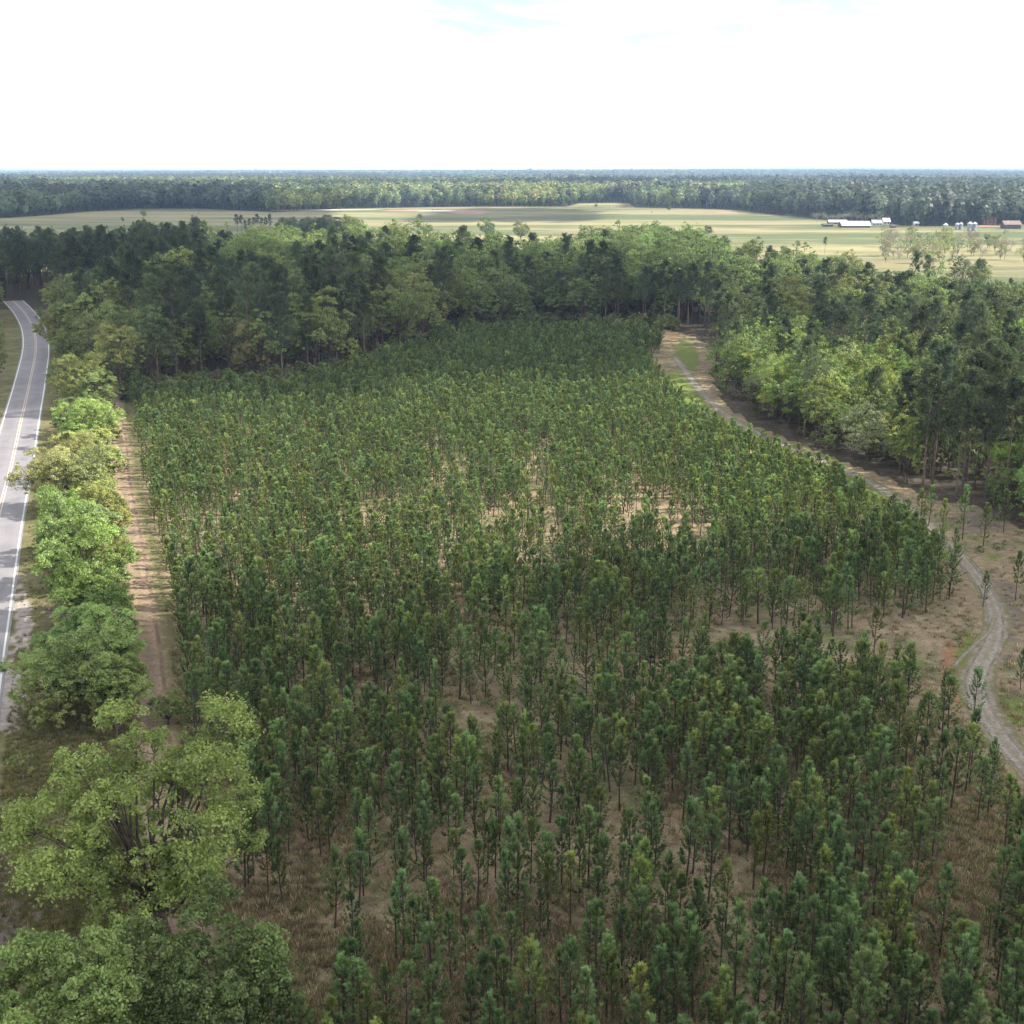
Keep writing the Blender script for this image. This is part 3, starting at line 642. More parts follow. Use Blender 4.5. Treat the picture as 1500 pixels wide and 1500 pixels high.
# ---------------------------------------------------------------- forest behind, wood at right
fx, fy = np.meshgrid(np.arange(-420, 420, 6.2), np.arange(165, 645, 6.2)); fx = fx.ravel() + rng.uniform(-2.6, 2.6, fx.size); fy = fy.ravel() + rng.uniform(-2.6, 2.6, fy.size)
wx, wy = np.meshgrid(np.arange(0, 260, 4.6), np.arange(150, 320, 4.6)); wx = wx.ravel() + rng.uniform(-2, 2, wx.size); wy = wy.ravel() + rng.uniform(-2, 2, wy.size)
inw = inpoly(fx, fy, WOOD); w2 = inpoly(wx, wy, WOOD); fx = np.concatenate([fx[~inw], wx[w2]]); fy = np.concatenate([fy[~inw], wy[w2]])
fu, fv = pix(fx, fy)
isA = (fv < ip(fu, FRONT)) & (fy < ip(fu, BACK)) & (fu > -450) & (fu < 1850) & (roadd(fx, fy) > 9)
isA &= ~((fu > 968) & (fu < 1030) & (fv > 484)) & ~((fx < np.interp(fy, ROAD[:, 1], ROAD[:, 0]) - 0) & (fy < 290))
isB = inpoly(fx, fy, WOOD) & (sandd(fx, fy) > 5)
kindc = np.full(fx.size, -1)   # 0 broad 1 tall pine 2 light wood 3 older pine block
r = rng.random(fx.size); bd = ip(fu, BACK) - fy
pin = np.full(fx.size, .33)
pin[(fu < 330) & (fy > 400)] = .88
pin[((bd < 105) | (fy > 395)) & (fu > 300) & (fu < 1200)] = .05
pin[(fu > 400) & (fu < 900) & (bd > 75)] = .2
pin[(fu > 250) & (fu < 520) & (fy < 400)] = .45
pin[(fu > 885) & (fu < 1050) & (fy > 340) & (fy < 392)] = .97
pin[(fu > 1050) & (fu < 1220)] = .5
pin[(fu >= 1220) & (fu < 1450)] = .55
kindc[isA] = np.where(r[isA] < pin[isA], 1, 0)
blk = isA & (fu > 1290) & (fy > 335) & (fy < 425); kindc[blk] = 3
openb = isA & (fu > 1170) & (fu < 1460) & (fy > 425) & (fy < 452); kindc[openb] = -1
thinr = isA & (fu > 1040) & (fu < 1460) & (kindc == 1) & (rng.random(fx.size) < .45); kindc[thinr] = -1
kindc[isB] = np.where(rng.random(isB.sum()) < .13, 1, 2)
dkp = isB & (fu > 1345) & (fu < 1475) & (fv > 660); kindc[dkp] = np.where(rng.random(dkp.sum()) < .85, 1, 2)
def zone(u):
    for lim, t in ((130, 'at the far left beside the road'), (330, 'behind the top left corner of the plantation'), (520, 'behind the golden tan tree'), (700, 'behind the left middle of the plantation'), (880, 'behind the middle of the plantation'), (1060, 'by the grassy opening at the plantation far end'), (1260, 'right of the grassy opening'), (9999, 'at the far right')):
        if u < lim: return t
def sname(s): return 'big' if s > 1.1 else ('small' if s < .86 else 'mid sized')
mass = {0: [], 1: [], 2: []}
SPEC = {0: ('forest_tree', BROAD, 'broadleaf tree', 'broadleaf trees of the far forest'), 1: ('tall_pine', TALL, 'pine tree', 'tall pines of the far forest'), 2: ('wood_tree', LIGHT, 'tree', 'leafing trees of the wood right of the sandy track')}
for kc in (0, 1, 2):
    idx = np.nonzero(kindc == kc)[0]
    vis = (fu[idx] > -15) & (fu[idx] < 1515)
    idx = idx[np.argsort(fy[idx] + (~vis) * 1e6)]
    nm, models, cat, grp = SPEC[kc]
    for q, i in enumerate(idx):
        u = fu[i]; back = (bd[i] < 105 or fy[i] > 395) and 300 < u < 1200
        if kc == 0:
            s = float(np.clip(rng.normal(1.0, .15), .68, 1.35))
            if back: s *= 1.06
            c, cn = random.choices([(DK, 'dark green'), (MD, 'mid green'), (OL, 'olive'), (FG, 'fresh green')], [.3, .4, .25, .05] if not back else [.05, .2, .1, .65])[0]
            z = 1.
        elif kc == 1:
            s = float(np.clip(rng.normal(.93, .12), .6, 1.15)); c, cn = random.choices([(TP, 'dark'), (TP2, 'dull green')], [.65, .35])[0]
            if isB[i]: s *= .82; c = (.05, .07, .048) if c is TP else c
            elif u > 880: s *= .84
            z = 1.
            if u < 200 and fy[i] > 480: s *= .84
            if u > 1200 and fy[i] > 430: c, cn = (.12, .15, .07), 'bright green'; s *= .85
        else:
            s = float(np.clip(rng.normal(1.0, .2), .5, 1.35))
            if fv[i] > 660: s *= .82
            c, cn = random.choices([((.15, .21, .075), 'green'), ((.165, .245, .068), 'bright green'), ((.22, .255, .075), 'yellow green'), ((.16, .175, .11), 'greyish green'), ((.2, .175, .10), 'tan')], [.38, .34, .17, .09, .02])[0]
            z = 1.
        rz = rng.uniform(0, 6.28)
        if q < 300 and vis[0] is not None and -15 < u < 1515:
            if kc == 2: L = f'{sname(s)} {cn} leafing tree in the wood across the sandy track, ' + ('left end' if u < 1150 else 'middle' if u < 1330 else 'right end')
            elif kc == 1: L = f'{sname(s)} {cn} tall pine ' + ('in the lit wood across the sandy track' if isB[i] else zone(u))
            else: L = f'{sname(s)} {cn} forest tree ' + zone(u)
            plant(nm, models[rng.integers(len(models))], fx[i], fy[i], s, rz, vary(c, .08), L, cat, L + ' group')
        else: mass[kc].append((fx[i], fy[i], s, rz, 1 if back else 0))
B0 = [('forest_tree_model', k.both, c) for k in BROAD for c in (DK, MD, OL)]
B1 = [('green_tree_model', k.both, c) for k in BROAD for c in (FG, FG, MD)]
T0 = [('tall_pine_model', k.both, c) for k in TALL for c in (TP, TP2)]
CB, CF, CT = proto_collection('forest trees', B0), proto_collection('fresh trees', B1), proto_collection('tall pines', T0)
m0 = np.array([m for m in mass[0] if not m[4]]); m1 = np.array([m for m in mass[0] if m[4]]); m2 = np.array(mass[1])
if len(m0): scatter('deep_forest', m0[:, :2], m0[:, 3], m0[:, 2], CB, 'deep dark broadleaf forest behind the plantation', 'forest')
if len(m1): scatter('fresh_green_forest', m1[:, :2], m1[:, 3], m1[:, 2], CF, 'band of fresh green trees at the back of the forest before the pasture', 'forest')
if len(m2): scatter('deep_pine_forest', m2[:, :2], m2[:, 3], m2[:, 2], CT, 'mass of dark tall pines behind the near forest at left', 'forest')
m3 = np.array(mass[2])
if len(m3): scatter('outer_wood', m3[:, :2], m3[:, 3], m3[:, 2], proto_collection('wood trees', [('wood_tree_model', k.both, c) for k in LIGHT for c in ((.15, .21, .075), (.165, .245, .068), (.2, .22, .08))]), 'leafing wood carrying on past the right edge behind the sandy track', 'woods')
# older pine block at right
i3 = np.nonzero(kindc == 3)[0]; b3 = np.concatenate([np.stack([fx[i3], fy[i3]], -1) + rng.uniform(-3.3, 3.3, (len(i3), 2)) for _ in range(4)])
scatter('older_pine_block', b3, rng.uniform(0, 6.28, len(b3)), rng.normal(1.55, .12, len(b3)), proto_collection('block pines', [('block_pine_model', k.both, c) for k in PINES for c in ((.085, .125, .07), (.10, .14, .07))]), 'dense block of older pines at the right edge of the photo', 'pine block')

# undergrowth of the forest edges and clearing
def edge_pts(n, f):
    P = []
    while len(P) < n:
        p = f(); P.append(p)
    return np.array(P)
ue = rng.uniform(180, 1000, 420); ve = ip(ue, FRONT) + rng.normal(-3, 5, 420); pe = at(ue, ve)
wb = rng.random((900, 2)) * (170, 190) + (20, 170); wb = wb[inpoly(wb[:, 0], wb[:, 1], WOOD) & (sandd(wb[:, 0], wb[:, 1]) > 4)]
pe = np.concatenate([pe, wb])
pe = pe[(sandd(pe[:, 0], pe[:, 1]) > 4)]
scatter('undergrowth', pe, rng.uniform(0, 6.28, len(pe)), rng.uniform(.7, 2.2, len(pe)), proto_collection('shrubs', [('shrub_model', k.both, c) for k in SHRUB for c in (DK, OL, MD, (.17, .165, .1))]), 'low brush along the foot of the forest edges', 'undergrowth')
for q in range(46):
    u, v = random.choice([(1250, 995, 55, 18), (1250, 995, 55, 18), (1220, 880, 110, 50), (1090, 950, 50, 20), (1440, 800, 50, 30), (1200, 1060, 100, 30), (700, 1060, 60, 40), (1150, 1170, 200, 100)])[:2], None
    (cu, cv) = u; ru, rv = {1250: (55, 16), 1220: (100, 45), 1090: (50, 18), 1440: (50, 30), 1200: (100, 30), 700: (60, 40), 1150: (200, 90)}[cu]
    u2, v2 = cu + rng.normal(0, ru * .6), cv + rng.normal(0, rv * .6); p = at(u2, v2)
    if sandd(p[0:1], p[1:2])[0] < 3: continue
    where = 'in the brown clearing' if cu in (1250, 1220) else 'across the sandy track' if cu == 1440 else 'among the pines in the lower part' 
    s = rng.uniform(.4, .95)
    plant('low_shrub', SHRUB[rng.integers(3)], p[0], p[1], s, rng.uniform(0, 6), vary((.15, .20, .075), .2), f'{"very low" if s < .6 else "knee high"} green shrub {where}', 'shrub', f'{"very low" if s < .6 else "knee high"} shrubs {where}', sz=s * .6)

# dry grass tufts on the plantation floor
def tuft(seed, n=26, h=.35, spread=.3):
    g = np.random.default_rng(seed); a = g.uniform(0, 6.28, n); r0 = g.uniform(0, spread, n) ; b = np.stack([np.cos(a) * r0, np.sin(a) * r0, np.zeros(n)], -1)
    t = b + np.stack([np.cos(a) * g.uniform(.05, .25, n), np.sin(a) * g.uniform(.05, .25, n), h * g.uniform(.4, 1.1, n)], -1)
    s = np.stack([-np.sin(a), np.cos(a), np.zeros(n)], -1) * .022
    V = np.stack([b - s, b + s, t], 1).reshape(-1, 3)
    return mesh('tuft', V, [np.arange(n * 3).reshape(n, 3)], [M_LEAF], None, {'lv': ('FACE', g.random(n))})
TUF = [tuft(800 + i) for i in range(4)]
n = 120000; tu = rng.uniform(-60, 2200, n); tv = rng.uniform(0, 1, n) ** .6 * 900 + 720; tp = at(tu, tv)
ok = (dirtd(tp[:, 0], tp[:, 1]) > 2.0) & (sandd(tp[:, 0], tp[:, 1]) > 1.9) & (roadd(tp[:, 0], tp[:, 1]) > 5) & (tp[:, 0] > np.interp(tp[:, 1], DIRT[:, 1], DIRT[:, 0]))
tp = tp[ok]; keep = np.random.default_rng(3).random(len(tp)) < np.clip(.5 + .55 * lump(tp[:, 0], tp[:, 1], 5, 31) + .3 * lump(tp[:, 0], tp[:, 1], 1.6, 32), .06, 1); tp = tp[keep]
scatter('dry_grass', tp, rng.uniform(0, 6.28, len(tp)), rng.uniform(.5, 1.5, len(tp)), proto_collection('tufts', [('tuft_model', m, c) for m in TUF for c in ((.31, .245, .155), (.25, .195, .125), (.36, .30, .205), (.14, .165, .065), (.19, .145, .095))]), 'dry straw coloured grass on the plantation floor', 'dry grass')

n = 45000; tu = rng.uniform(-80, 330, n); tv = rng.uniform(640, 1560, n); tp = at(tu, tv)
ok = (tp[:, 0] < np.interp(tp[:, 1], DIRT[:, 1], DIRT[:, 0]) - 1.9) & (roadd(tp[:, 0], tp[:, 1]) > 4.2) & (tp[:, 0] > np.interp(tp[:, 1], ROAD[:, 1], ROAD[:, 0]))
tp = tp[ok]; tp = tp[np.random.default_rng(4).random(len(tp)) < np.clip(.5 + .6 * lump(tp[:, 0], tp[:, 1], 3.5, 33), .08, 1)]
scatter('verge_grass', tp, rng.uniform(0, 6.28, len(tp)), rng.uniform(.4, 1.0, len(tp)), proto_collection('verge tufts', [('verge_tuft_model', m, c) for m in TUF for c in ((.13, .135, .052), (.17, .155, .07), (.10, .12, .042), (.22, .18, .11))]), 'short olive grass on the verge between road and dirt track', 'verge grass')
# ---------------------------------------------------------------- pasture trees, hedgerow
def ptree(u, v, hp, k, c, l, name='pasture_tree', grp='trees standing in the pasture'):
    p = at(u, v); dep = p[1] * cp + CAMH * sp; H = hp / (F / dep)
    plant(name, k, p[0], p[1], H / k.H, rng.uniform(0, 6), c, l, 'tree', grp)
for u, v, hp, k, c, l in [(211, 318, 11, ROADT[0], OL, 'round lone tree in the left part of the pasture'), (180, 325, 7, ROADT[1], DK, 'small dark tree in the pasture left of the round one'), (289, 317, 8, BARE[0], GREY, 'bare thin tree in the shaded left pasture'), (297, 338, 15, ROADT[2], MD, 'broad green tree at the front of the left pasture'),
                          (615, 321, 8, ROADT[0], DK, 'dark bushy tree below the bare red soil'), (576, 326, 6, ROADT[1], DK, 'tiny dark tree left of the bushy one below red soil'), (715, 352, 34, ROADT[1], FG, 'fresh green tree rising before the middle of the pasture'), (763, 353, 30, ROADT[3], (.2, .22, .09), 'thin pale tree right of the fresh green one'),
                          (873, 304, 6, ROADT[3], DK, 'tiny tree on the crest of the pasture'), (980, 309, 9, ROADT[1], DK, 'dark tree by the far pasture edge at centre'), (955, 313, 5, BARE[1], GREY, 'little grey tree left of the dark far one'), (1037, 345, 15, ROADT[0], (.09, .08, .05), 'brownish round tree at the near edge of the lit pasture'),
                          (1208, 372, 26, TALL[0], TP, 'dark pine poking above the forest before the lit pasture'), (1420, 348, 10, ROADT[1], OL, 'small green tree near the grain bins'), (1445, 352, 9, ROADT[0], (.1, .08, .05), 'brown bush like tree below the brick house'), (1480, 438, 34, BARE[2], (.1, .09, .05), 'dark forked tree in the right hand field'), (1452, 438, 28, LIGHT[0], FG, 'slender green tree left of the forked one')]: ptree(u, v, hp, k, c, l)
hu = np.concatenate([rng.uniform(1290, 1530, 46), rng.uniform(1340, 1420, 14)]); hv = 386 - rng.uniform(0, 26, 60); 
for j in range(60):
    bare = rng.random() < .5; k = BARE[rng.integers(3)] if bare else LIGHT[rng.integers(4)]
    zone_h = 'left part' if hu[j] < 1370 else 'middle' if hu[j] < 1450 else 'right end'
    l = f'{"grey bare" if bare else "pale green"} hedgerow tree before the grain bins, {zone_h}'
    ptree(hu[j], hv[j], rng.uniform(20, 34), k, vary((.25, .22, .18) if bare else (.24, .27, .13)), l, 'hedgerow_tree', l + ' group')
for u, v, hp, w in [(x, 345 + random.uniform(-3, 2), random.uniform(24, 30), 0) for x in list(range(348, 402, 6))]:
    ptree(u, v, hp, TALL[rng.integers(5)], (.05, .062, .042), 'grey trunked pine of the small clump in the left pasture', 'clump_pine', 'pines of the small clump in the left pasture')
for x in range(412, 530, 7): ptree(x, 346 + random.uniform(-3, 3), random.uniform(20, 30), ROADT[rng.integers(4)], vary(DK), 'dark tree of the copse right of the small pine clump', 'copse_tree', 'trees of the copse in the left pasture')

# ---------------------------------------------------------------- far woods
def far_clump(seed, n, rad, h):
    g = np.random.default_rng(seed); Vs = []; Qs = []; lv = []; k = 0
    for t in range(n):
        a = g.uniform(0, 6.28); r0 = rad * math.sqrt(g.random()); c = np.array([r0 * math.cos(a), r0 * math.sin(a), 0]); H = h * g.uniform(.7, 1.1); w = H * g.uniform(.2, .3); pine = g.random() < .4
        m = 90; d = rdir(m, g); zc = H * (.72 if pine else .62); rz_ = H - zc
        p = c + np.array([0, 0, zc]) + d * np.array([w, w, rz_]) * (g.random(m) ** .35)[:, None]
        V, Q = leaves(p, d + np.array([0, 0, .4]) + g.normal(0, .35, (m, 3)), H * .15, g, .75)
        Vs.append(V); Qs.append(Q + k); k += len(V); lv.append(np.clip(np.full(m, g.normal(.5, .12)) + g.normal(0, .12, m) - .2 * pine, 0, 1))
        s = .02 * H; tv = np.array([c + (-s, 0, 0), c + (s, 0, 0), c + (s * .6, 0, zc), c + (-s * .6, 0, zc), c + (0, -s, 0), c + (0, s, 0), c + (0, s * .6, zc), c + (0, -s * .6, zc)])
        Vs.append(tv); Qs.append(np.array([[0, 1, 2, 3], [4, 5, 6, 7]]) + k); k += 8; lv.append([.3, .3])
    return mesh('woods', np.concatenate(Vs), [np.concatenate(Qs)], [M_LEAF], None, {'lv': ('FACE', np.concatenate(lv))})
FARP = {'pine': [(.085, .105, .08), (.075, .095, .072)], 'mix': [(.12, .165, .085), (.15, .19, .09), (.10, .135, .078)], 'fresh': [(.24, .27, .11), (.27, .28, .13), (.19, .25, .1)]}
SINGLE = [far_clump(900 + i, 1, .1, 21) for i in range(5)]; GROUP = [far_clump(920 + i, 9, 26, 21) for i in range(5)]
def fan(d0, d1, step):
    """points of a fan in front of the camera"""
    P = []; y = d0
    while y < d1:
        st = step * (1 if d1 < 5000 else (y / d0) ** .7); w = y * .43 + 60
        x = np.arange(-w, w, st); P.append(np.stack([x + rng.uniform(-.45, .45, len(x)) * st, y + rng.uniform(-.45, .45, len(x)) * st], -1)); y += st
    return np.concatenate(P)
P1 = fan(930, 3300, 8.6); u1, v1 = pix(P1[:, 0], P1[:, 1])
P1 = P1[(v1 < ip(u1, FAR_EDGE) - .4)]; u1, v1 = pix(P1[:, 0], P1[:, 1])
n1 = lump(P1[:, 0] * .45, P1[:, 1], 95, 3) * .8 + .5 * lump(P1[:, 0], P1[:, 1], 35, 4)
cls = np.where(n1 < -.2, 0, np.where(n1 < .35, 1, 2))
cls[(u1 > 1100) & (v1 > 286)] = 0; cls[(u1 < 380) & (v1 > 298)] = np.where(n1[(u1 < 380) & (v1 > 298)] > .2, 1, 0)
mid_ = (u1 > 400) & (u1 < 830) & (v1 > 284); cls[mid_] = np.where(n1[mid_] > -.2, 2, 1)
clr = (lump(P1[:, 0], P1[:, 1], 130, 11) > 1.25) & (P1[:, 1] > 1800)
P1, cls = P1[~clr], cls[~clr]
lab = {0: ('distant_pine_woods', 'dark pine woods beyond the pasture'), 1: ('distant_mixed_woods', 'mixed green woods beyond the pasture'), 2: ('distant_spring_woods', 'light yellow green spring woods beyond the pasture')}
for c, nm in ((0, 'pine'), (1, 'mix'), (2, 'fresh')):
    q = P1[cls == c]; cl = proto_collection('far ' + nm, [('far_tree_model', m, k) for m in SINGLE for k in FARP[nm]])
    scatter(lab[c][0], q, rng.uniform(0, 6.28, len(q)), rng.normal(1.08 if c == 0 else .95, .14, len(q)), cl, lab[c][1], 'woods')
P2 = fan(3200, 16000, 42); n2 = lump(P2[:, 0] * .35, P2[:, 1], 330, 5) * .9 + .4 * lump(P2[:, 0], P2[:, 1], 140, 6); cls2 = np.where(n2 < 0, 0, np.where(n2 < .75, 1, 2))
hill = 14 * np.clip(lump(P2[:, 0], P2[:, 1], 1500, 8), -.5, 2) * np.clip((P2[:, 1] - 4000) / 6000, 0, 1)
for c, nm in ((0, 'pine'), (1, 'mix'), (2, 'fresh')):
    s = cls2 == c; q = np.concatenate([P2[s], hill[s][:, None]], 1); cl = proto_collection('horizon ' + nm, [('far_clump_model', m, k) for m in GROUP for k in FARP[nm]])
    sc = (P2[s][:, 1] / 3200) ** .7
    scatter('horizon_' + nm + '_woods', q, rng.uniform(0, 6.28, s.sum()), np.stack([sc, sc, rng.uniform(.9, 1.25, s.sum())], -1), cl, {0: 'dark', 1: 'green', 2: 'pale'}[c] + ' woods fading blue at the horizon', 'woods')
# low hills closing the horizon, under their own woods
hx = np.linspace(-16000, 16000, 161); hy = np.linspace(15500, 21000, 12); HX, HY = np.meshgrid(hx, hy)
HZ = 18 + 16 * lump(HX, HY, 1700, 21) + 8 * lump(HX, HY, 500, 22); HZ[0] = -3; HZ = np.maximum(HZ, -3) 
ii, jj = np.meshgrid(np.arange(11), np.arange(160), indexing='ij')
structure('hills', mesh('hills', np.stack([HX.ravel(), HY.ravel(), HZ.ravel()], -1), [np.stack([ii * 161 + jj, ii * 161 + jj + 1, (ii + 1) * 161 + jj + 1, (ii + 1) * 161 + jj], -1).reshape(-1, 4)], [plain('hill_woods', (.085, .12, .075), (.12, .16, .08), .004)], smooth=True))

# ---------------------------------------------------------------- farm buildings
M_TIN = plain('white_tin', (.42, .43, .44), (.5, .51, .52), .6, .45, .4); M_WALLW = plain('white_boards', (.36, .36, .35), (.45, .45, .44), 1.); M_DARK = plain('dark_timber', (.05, .045, .04), (.10, .09, .08), 1.)
M_GALV = plain('galvanised_steel', (.15, .17, .2), (.22, .24, .28), .8, .45, .5); M_BRICK = plain('red_brick', (.2, .1, .08), (.28, .16, .125), 2.); M_GREYR = plain('grey_roof', (.22, .23, .27), (.3, .31, .35), 1.); M_GLASS = plain('dark_window_glass', (.03, .035, .04), (.06, .065, .07), 1., .2, .5)
def gable(name, u, v, wpx, dep_m, wall, rise, roofm, wallm, label, cat, doors=2, rot=0., over=.6, chim=False):
    p = at(u, v); dp = p[1] * cp + CAMH * sp; w = wpx / (F / dp) / 2; d = dep_m / 2
    o = bpy.data.objects.new(name, None); COL.objects.link(o); o.location = (p[0], p[1], .08); o.rotation_euler = (0, 0, rot); tag(o, label, cat, 'farm buildings beyond the pasture')
    b = MB(); b.box(-w, w, -d, d, 0, wall)
    b.add([(-w, -d, wall), (-w, d, wall), (-w, 0, wall + rise)], T=[(0, 2, 1)]); b.add([(w, -d, wall), (w, d, wall), (w, 0, wall + rise)], T=[(0, 1, 2)])
    link('wall', b.build('wall', wallm), o)
    r = MB(); e = over; zz = wall + .04; sl = rise / d; th = .14
    for sg in (-1, 1):
        A = [(-w - e, 0, zz + rise), (w + e, 0, zz + rise), (w + e, sg * (d + e), zz - sl * e), (-w - e, sg * (d + e), zz - sl * e)]
        B = [(x, y, z + th) for x, y, z in A]; r.add(A + B, [(0, 1, 2, 3), (7, 6, 5, 4), (3, 2, 6, 7), (0, 3, 7, 4), (1, 5, 6, 2)])
    rf = link('roof', r.build('roof', roofm), o)
    if chim:
        c = MB(); c.box(w * .4, w * .4 + .9, -.4, .4, wall + rise - .6, wall + rise + 1.1); link('chimney', c.build('chimney', M_BRICK), rf)
    for k in range(doors):
        xk = -w + (k + .5) * 2 * w / doors; hw = min(1.4, w / doors * .5); hh = wall * .8
        f = MB(); f.box(xk - hw, xk + hw, -d - .04, -d + .02, wall * (.1 if not chim else .4), hh); link('door' if not chim else 'window', f.build('opening', M_GLASS if chim else M_DARK), o)
    return o
gable('barn', 1251, 333, 41, 14, 1.6, 3.1, M_TIN, M_DARK, 'long low barn with a bright white roof, largest of the farm', 'barn', 4)
gable('shed', 1226, 328, 26, 8, 1.6, 1.6, M_TIN, M_DARK, 'thin white roofed shed behind the left end of the long barn', 'shed', 3)
gable('shed', 1212, 332, 14, 6, 1.4, .9, M_DARK, M_DARK, 'dark low shed left of the long white barn', 'shed', 2)
gable('farmhouse', 1283, 331, 13, 9, 2.4, 2.4, M_GREYR, M_WALLW, 'white farmhouse with pale grey roof right of the long barn', 'house', 3, chim=True)
gable('farmhouse', 1297, 330, 9, 8, 3.2, 2.6, M_TIN, M_WALLW, 'narrow white house right of the grey roofed farmhouse', 'house', 2, chim=True)
gable('shed', 1308, 334, 7, 5, 1.6, .8, M_DARK, M_DARK, 'small dark brown shed alone right of the houses', 'shed', 1)
gable('shed', 1341, 331, 6, 5, 2.2, 1.2, M_TIN, M_WALLW, 'small white shed between houses and grain bins', 'shed', 1)
gable('brick_house', 1447, 329, 18, 9, 3.6, 2.8, M_BRICK, M_BRICK, 'red brick house behind the grain bins', 'house', 3, chim=True)
gable('barn', 1480, 335, 24, 9, 3.4, 2.6, plain('rusty_tin', (.15, .11, .095), (.22, .17, .145), .5), M_DARK, 'rusty reddish barn at the far right of the farm', 'barn', 3)
gable('farmhouse', 1039, 303, 10, 10, 3.4, 2.6, M_TIN, M_WALLW, 'tiny white house at the wood edge far behind the pasture', 'house', 2, chim=True)
def bin_(u, v, wpx, hpx, label):
    p = at(u, v); dp = p[1] * cp + CAMH * sp; r_ = wpx / (F / dp) / 2; h = hpx / (F / dp); hc = r_ * .75; hb = h - hc
    o = bpy.data.objects.new('grain_bin', None); COL.objects.link(o); o.location = (p[0], p[1], .08); tag(o, label, 'grain bin', 'grain bins beyond the pasture')
    zs = np.linspace(0, hb, 15); rr = r_ * (1 + .012 * (np.arange(15) % 2)); b = MB(); b.tube(np.stack([zs * 0, zs * 0, zs], -1), rr, 24); link('bin_wall', b.build('bin_wall', M_GALV, smooth=False), o)
    c = MB(); c.tube([(0, 0, hb - .05), (0, 0, hb + .02), (0, 0, hb + hc * .92), (0, 0, hb + hc * .95), (0, 0, h)], [r_ * 1.06, r_ * 1.06, .35, .4, .05], 24); link('roof', c.build('roof', M_TIN), o)
    d = MB(); d.box(-.45, .45, -r_ - .1, -r_ + .3, .3, 2.2); link('hatch', d.build('hatch', M_TIN), o)
for a in [(1384.5, 336, 7.5, 9, 'single steel grain bin, leftmost of the five'), (1401.5, 336.5, 6, 10, 'left bin of the middle pair of grain bins'), (1407, 336.5, 6, 10.5, 'right bin of the middle pair of grain bins'), (1420, 338.5, 7.5, 13.5, 'left one of the two biggest grain bins'), (1427, 338.5, 7, 13, 'right one of the two biggest grain bins, last of the five')]: bin_(*a)

for j in range(16):
    u = [1196, 1204, 1212, 1219, 1228, 1237, 1246, 1255, 1263, 1271, 1280, 1290, 1300, 1352, 1366, 1376][j]; gr_ = j in (4, 9, 11)
    w_ = 'behind the left shed' if u < 1225 else 'behind the long white barn' if u < 1275 else 'behind the white houses' if u < 1310 else 'left of the grain bins'
    l = f'{"pale green" if gr_ else "greyish bare"} farmyard tree {w_}'
    ptree(u, 327 + random.uniform(-1, 1), random.uniform(14, 20), LIGHT[rng.integers(4)] if gr_ else BARE[rng.integers(3)], vary((.2, .25, .12) if gr_ else (.17, .16, .13)), l, 'farm_tree', l + ' group')
# ---------------------------------------------------------------- small things by the road
p = at(48, 978); mb = bpy.data.objects.new('mailbox', None); COL.objects.link(mb); mb.location = (p[0], p[1], 0); tag(mb, 'mailbox on a dark post by the sandy road shoulder', 'mailbox')
b = MB(); b.box(-.07, .07, -.07, .07, -.1, .95); link('post', b.build('post', M_DARK), mb)
b = MB(); t = np.linspace(0, math.pi, 9); prof = [(-.1, 0)] + [(.1 * -math.cos(a), .12 + .1 * math.sin(a)) for a in t] + [(.1, 0)]
V = [(x, y, .96 + z) for x in (-.28, .28) for y, z in prof]; k = len(prof)
b.add(V, [(i, i + 1, k + i + 1, k + i) for i in range(k - 1)] + [(k - 1, 0, k, 2 * k - 1)], [(0, i + 1, i) for i in range(1, k - 1)] + [(k, k + i, k + i + 1) for i in range(1, k - 1)])
link('letter_box', b.build('letter_box', plain('pale_grey_metal', (.34, .37, .34), (.44, .46, .43), 3.)), mb)
b = MB(); b.box(-.1, .1, -.125, -.105, 1.06, 1.2); link('flag', b.build('flag', M_BRICK), mb)
p = at(80, 993); g = np.random.default_rng(5); n = 18; aa = np.linspace(0, 6.283, n, endpoint=False); V = [(0, 0, .45)]
for rr, h in ((.5, .36), (1.0, .16), (1.5, -.05)): V += [(math.cos(a) * rr * g.uniform(.85, 1.15), math.sin(a) * rr * .8, h + g.normal(0, .03)) for a in aa]
T = [(0, 1 + i, 1 + (i + 1) % n) for i in range(n)]; Q = [(1 + rI * n + i, 1 + (rI + 1) * n + i, 1 + (rI + 1) * n + (i + 1) % n, 1 + rI * n + (i + 1) % n) for rI in range(2) for i in range(n)]
tag(link('dirt_mound', mesh('dirt_mound', V, [np.array(T), np.array(Q)], [plain('tan_dirt', (.40, .27, .17), (.55, .40, .28), 3.)], smooth=True), loc=(p[0], p[1], 0)), 'small heap of tan dirt under the trees near the mailbox', 'dirt mound')
p = at(116, 876); b = MB(); b.tube([(-.5, 0, .2), (-.35, 0, .2), (.35, .05, .2), (.5, .06, .2)], [.16, .17, .17, .16], 12)
tag(link('drain_pipe', b.build('drain_pipe', M_WALLW, smooth=True), loc=(p[0], p[1], 0)), 'short white pipe lying in the litter under the vivid green tree', 'pipe')

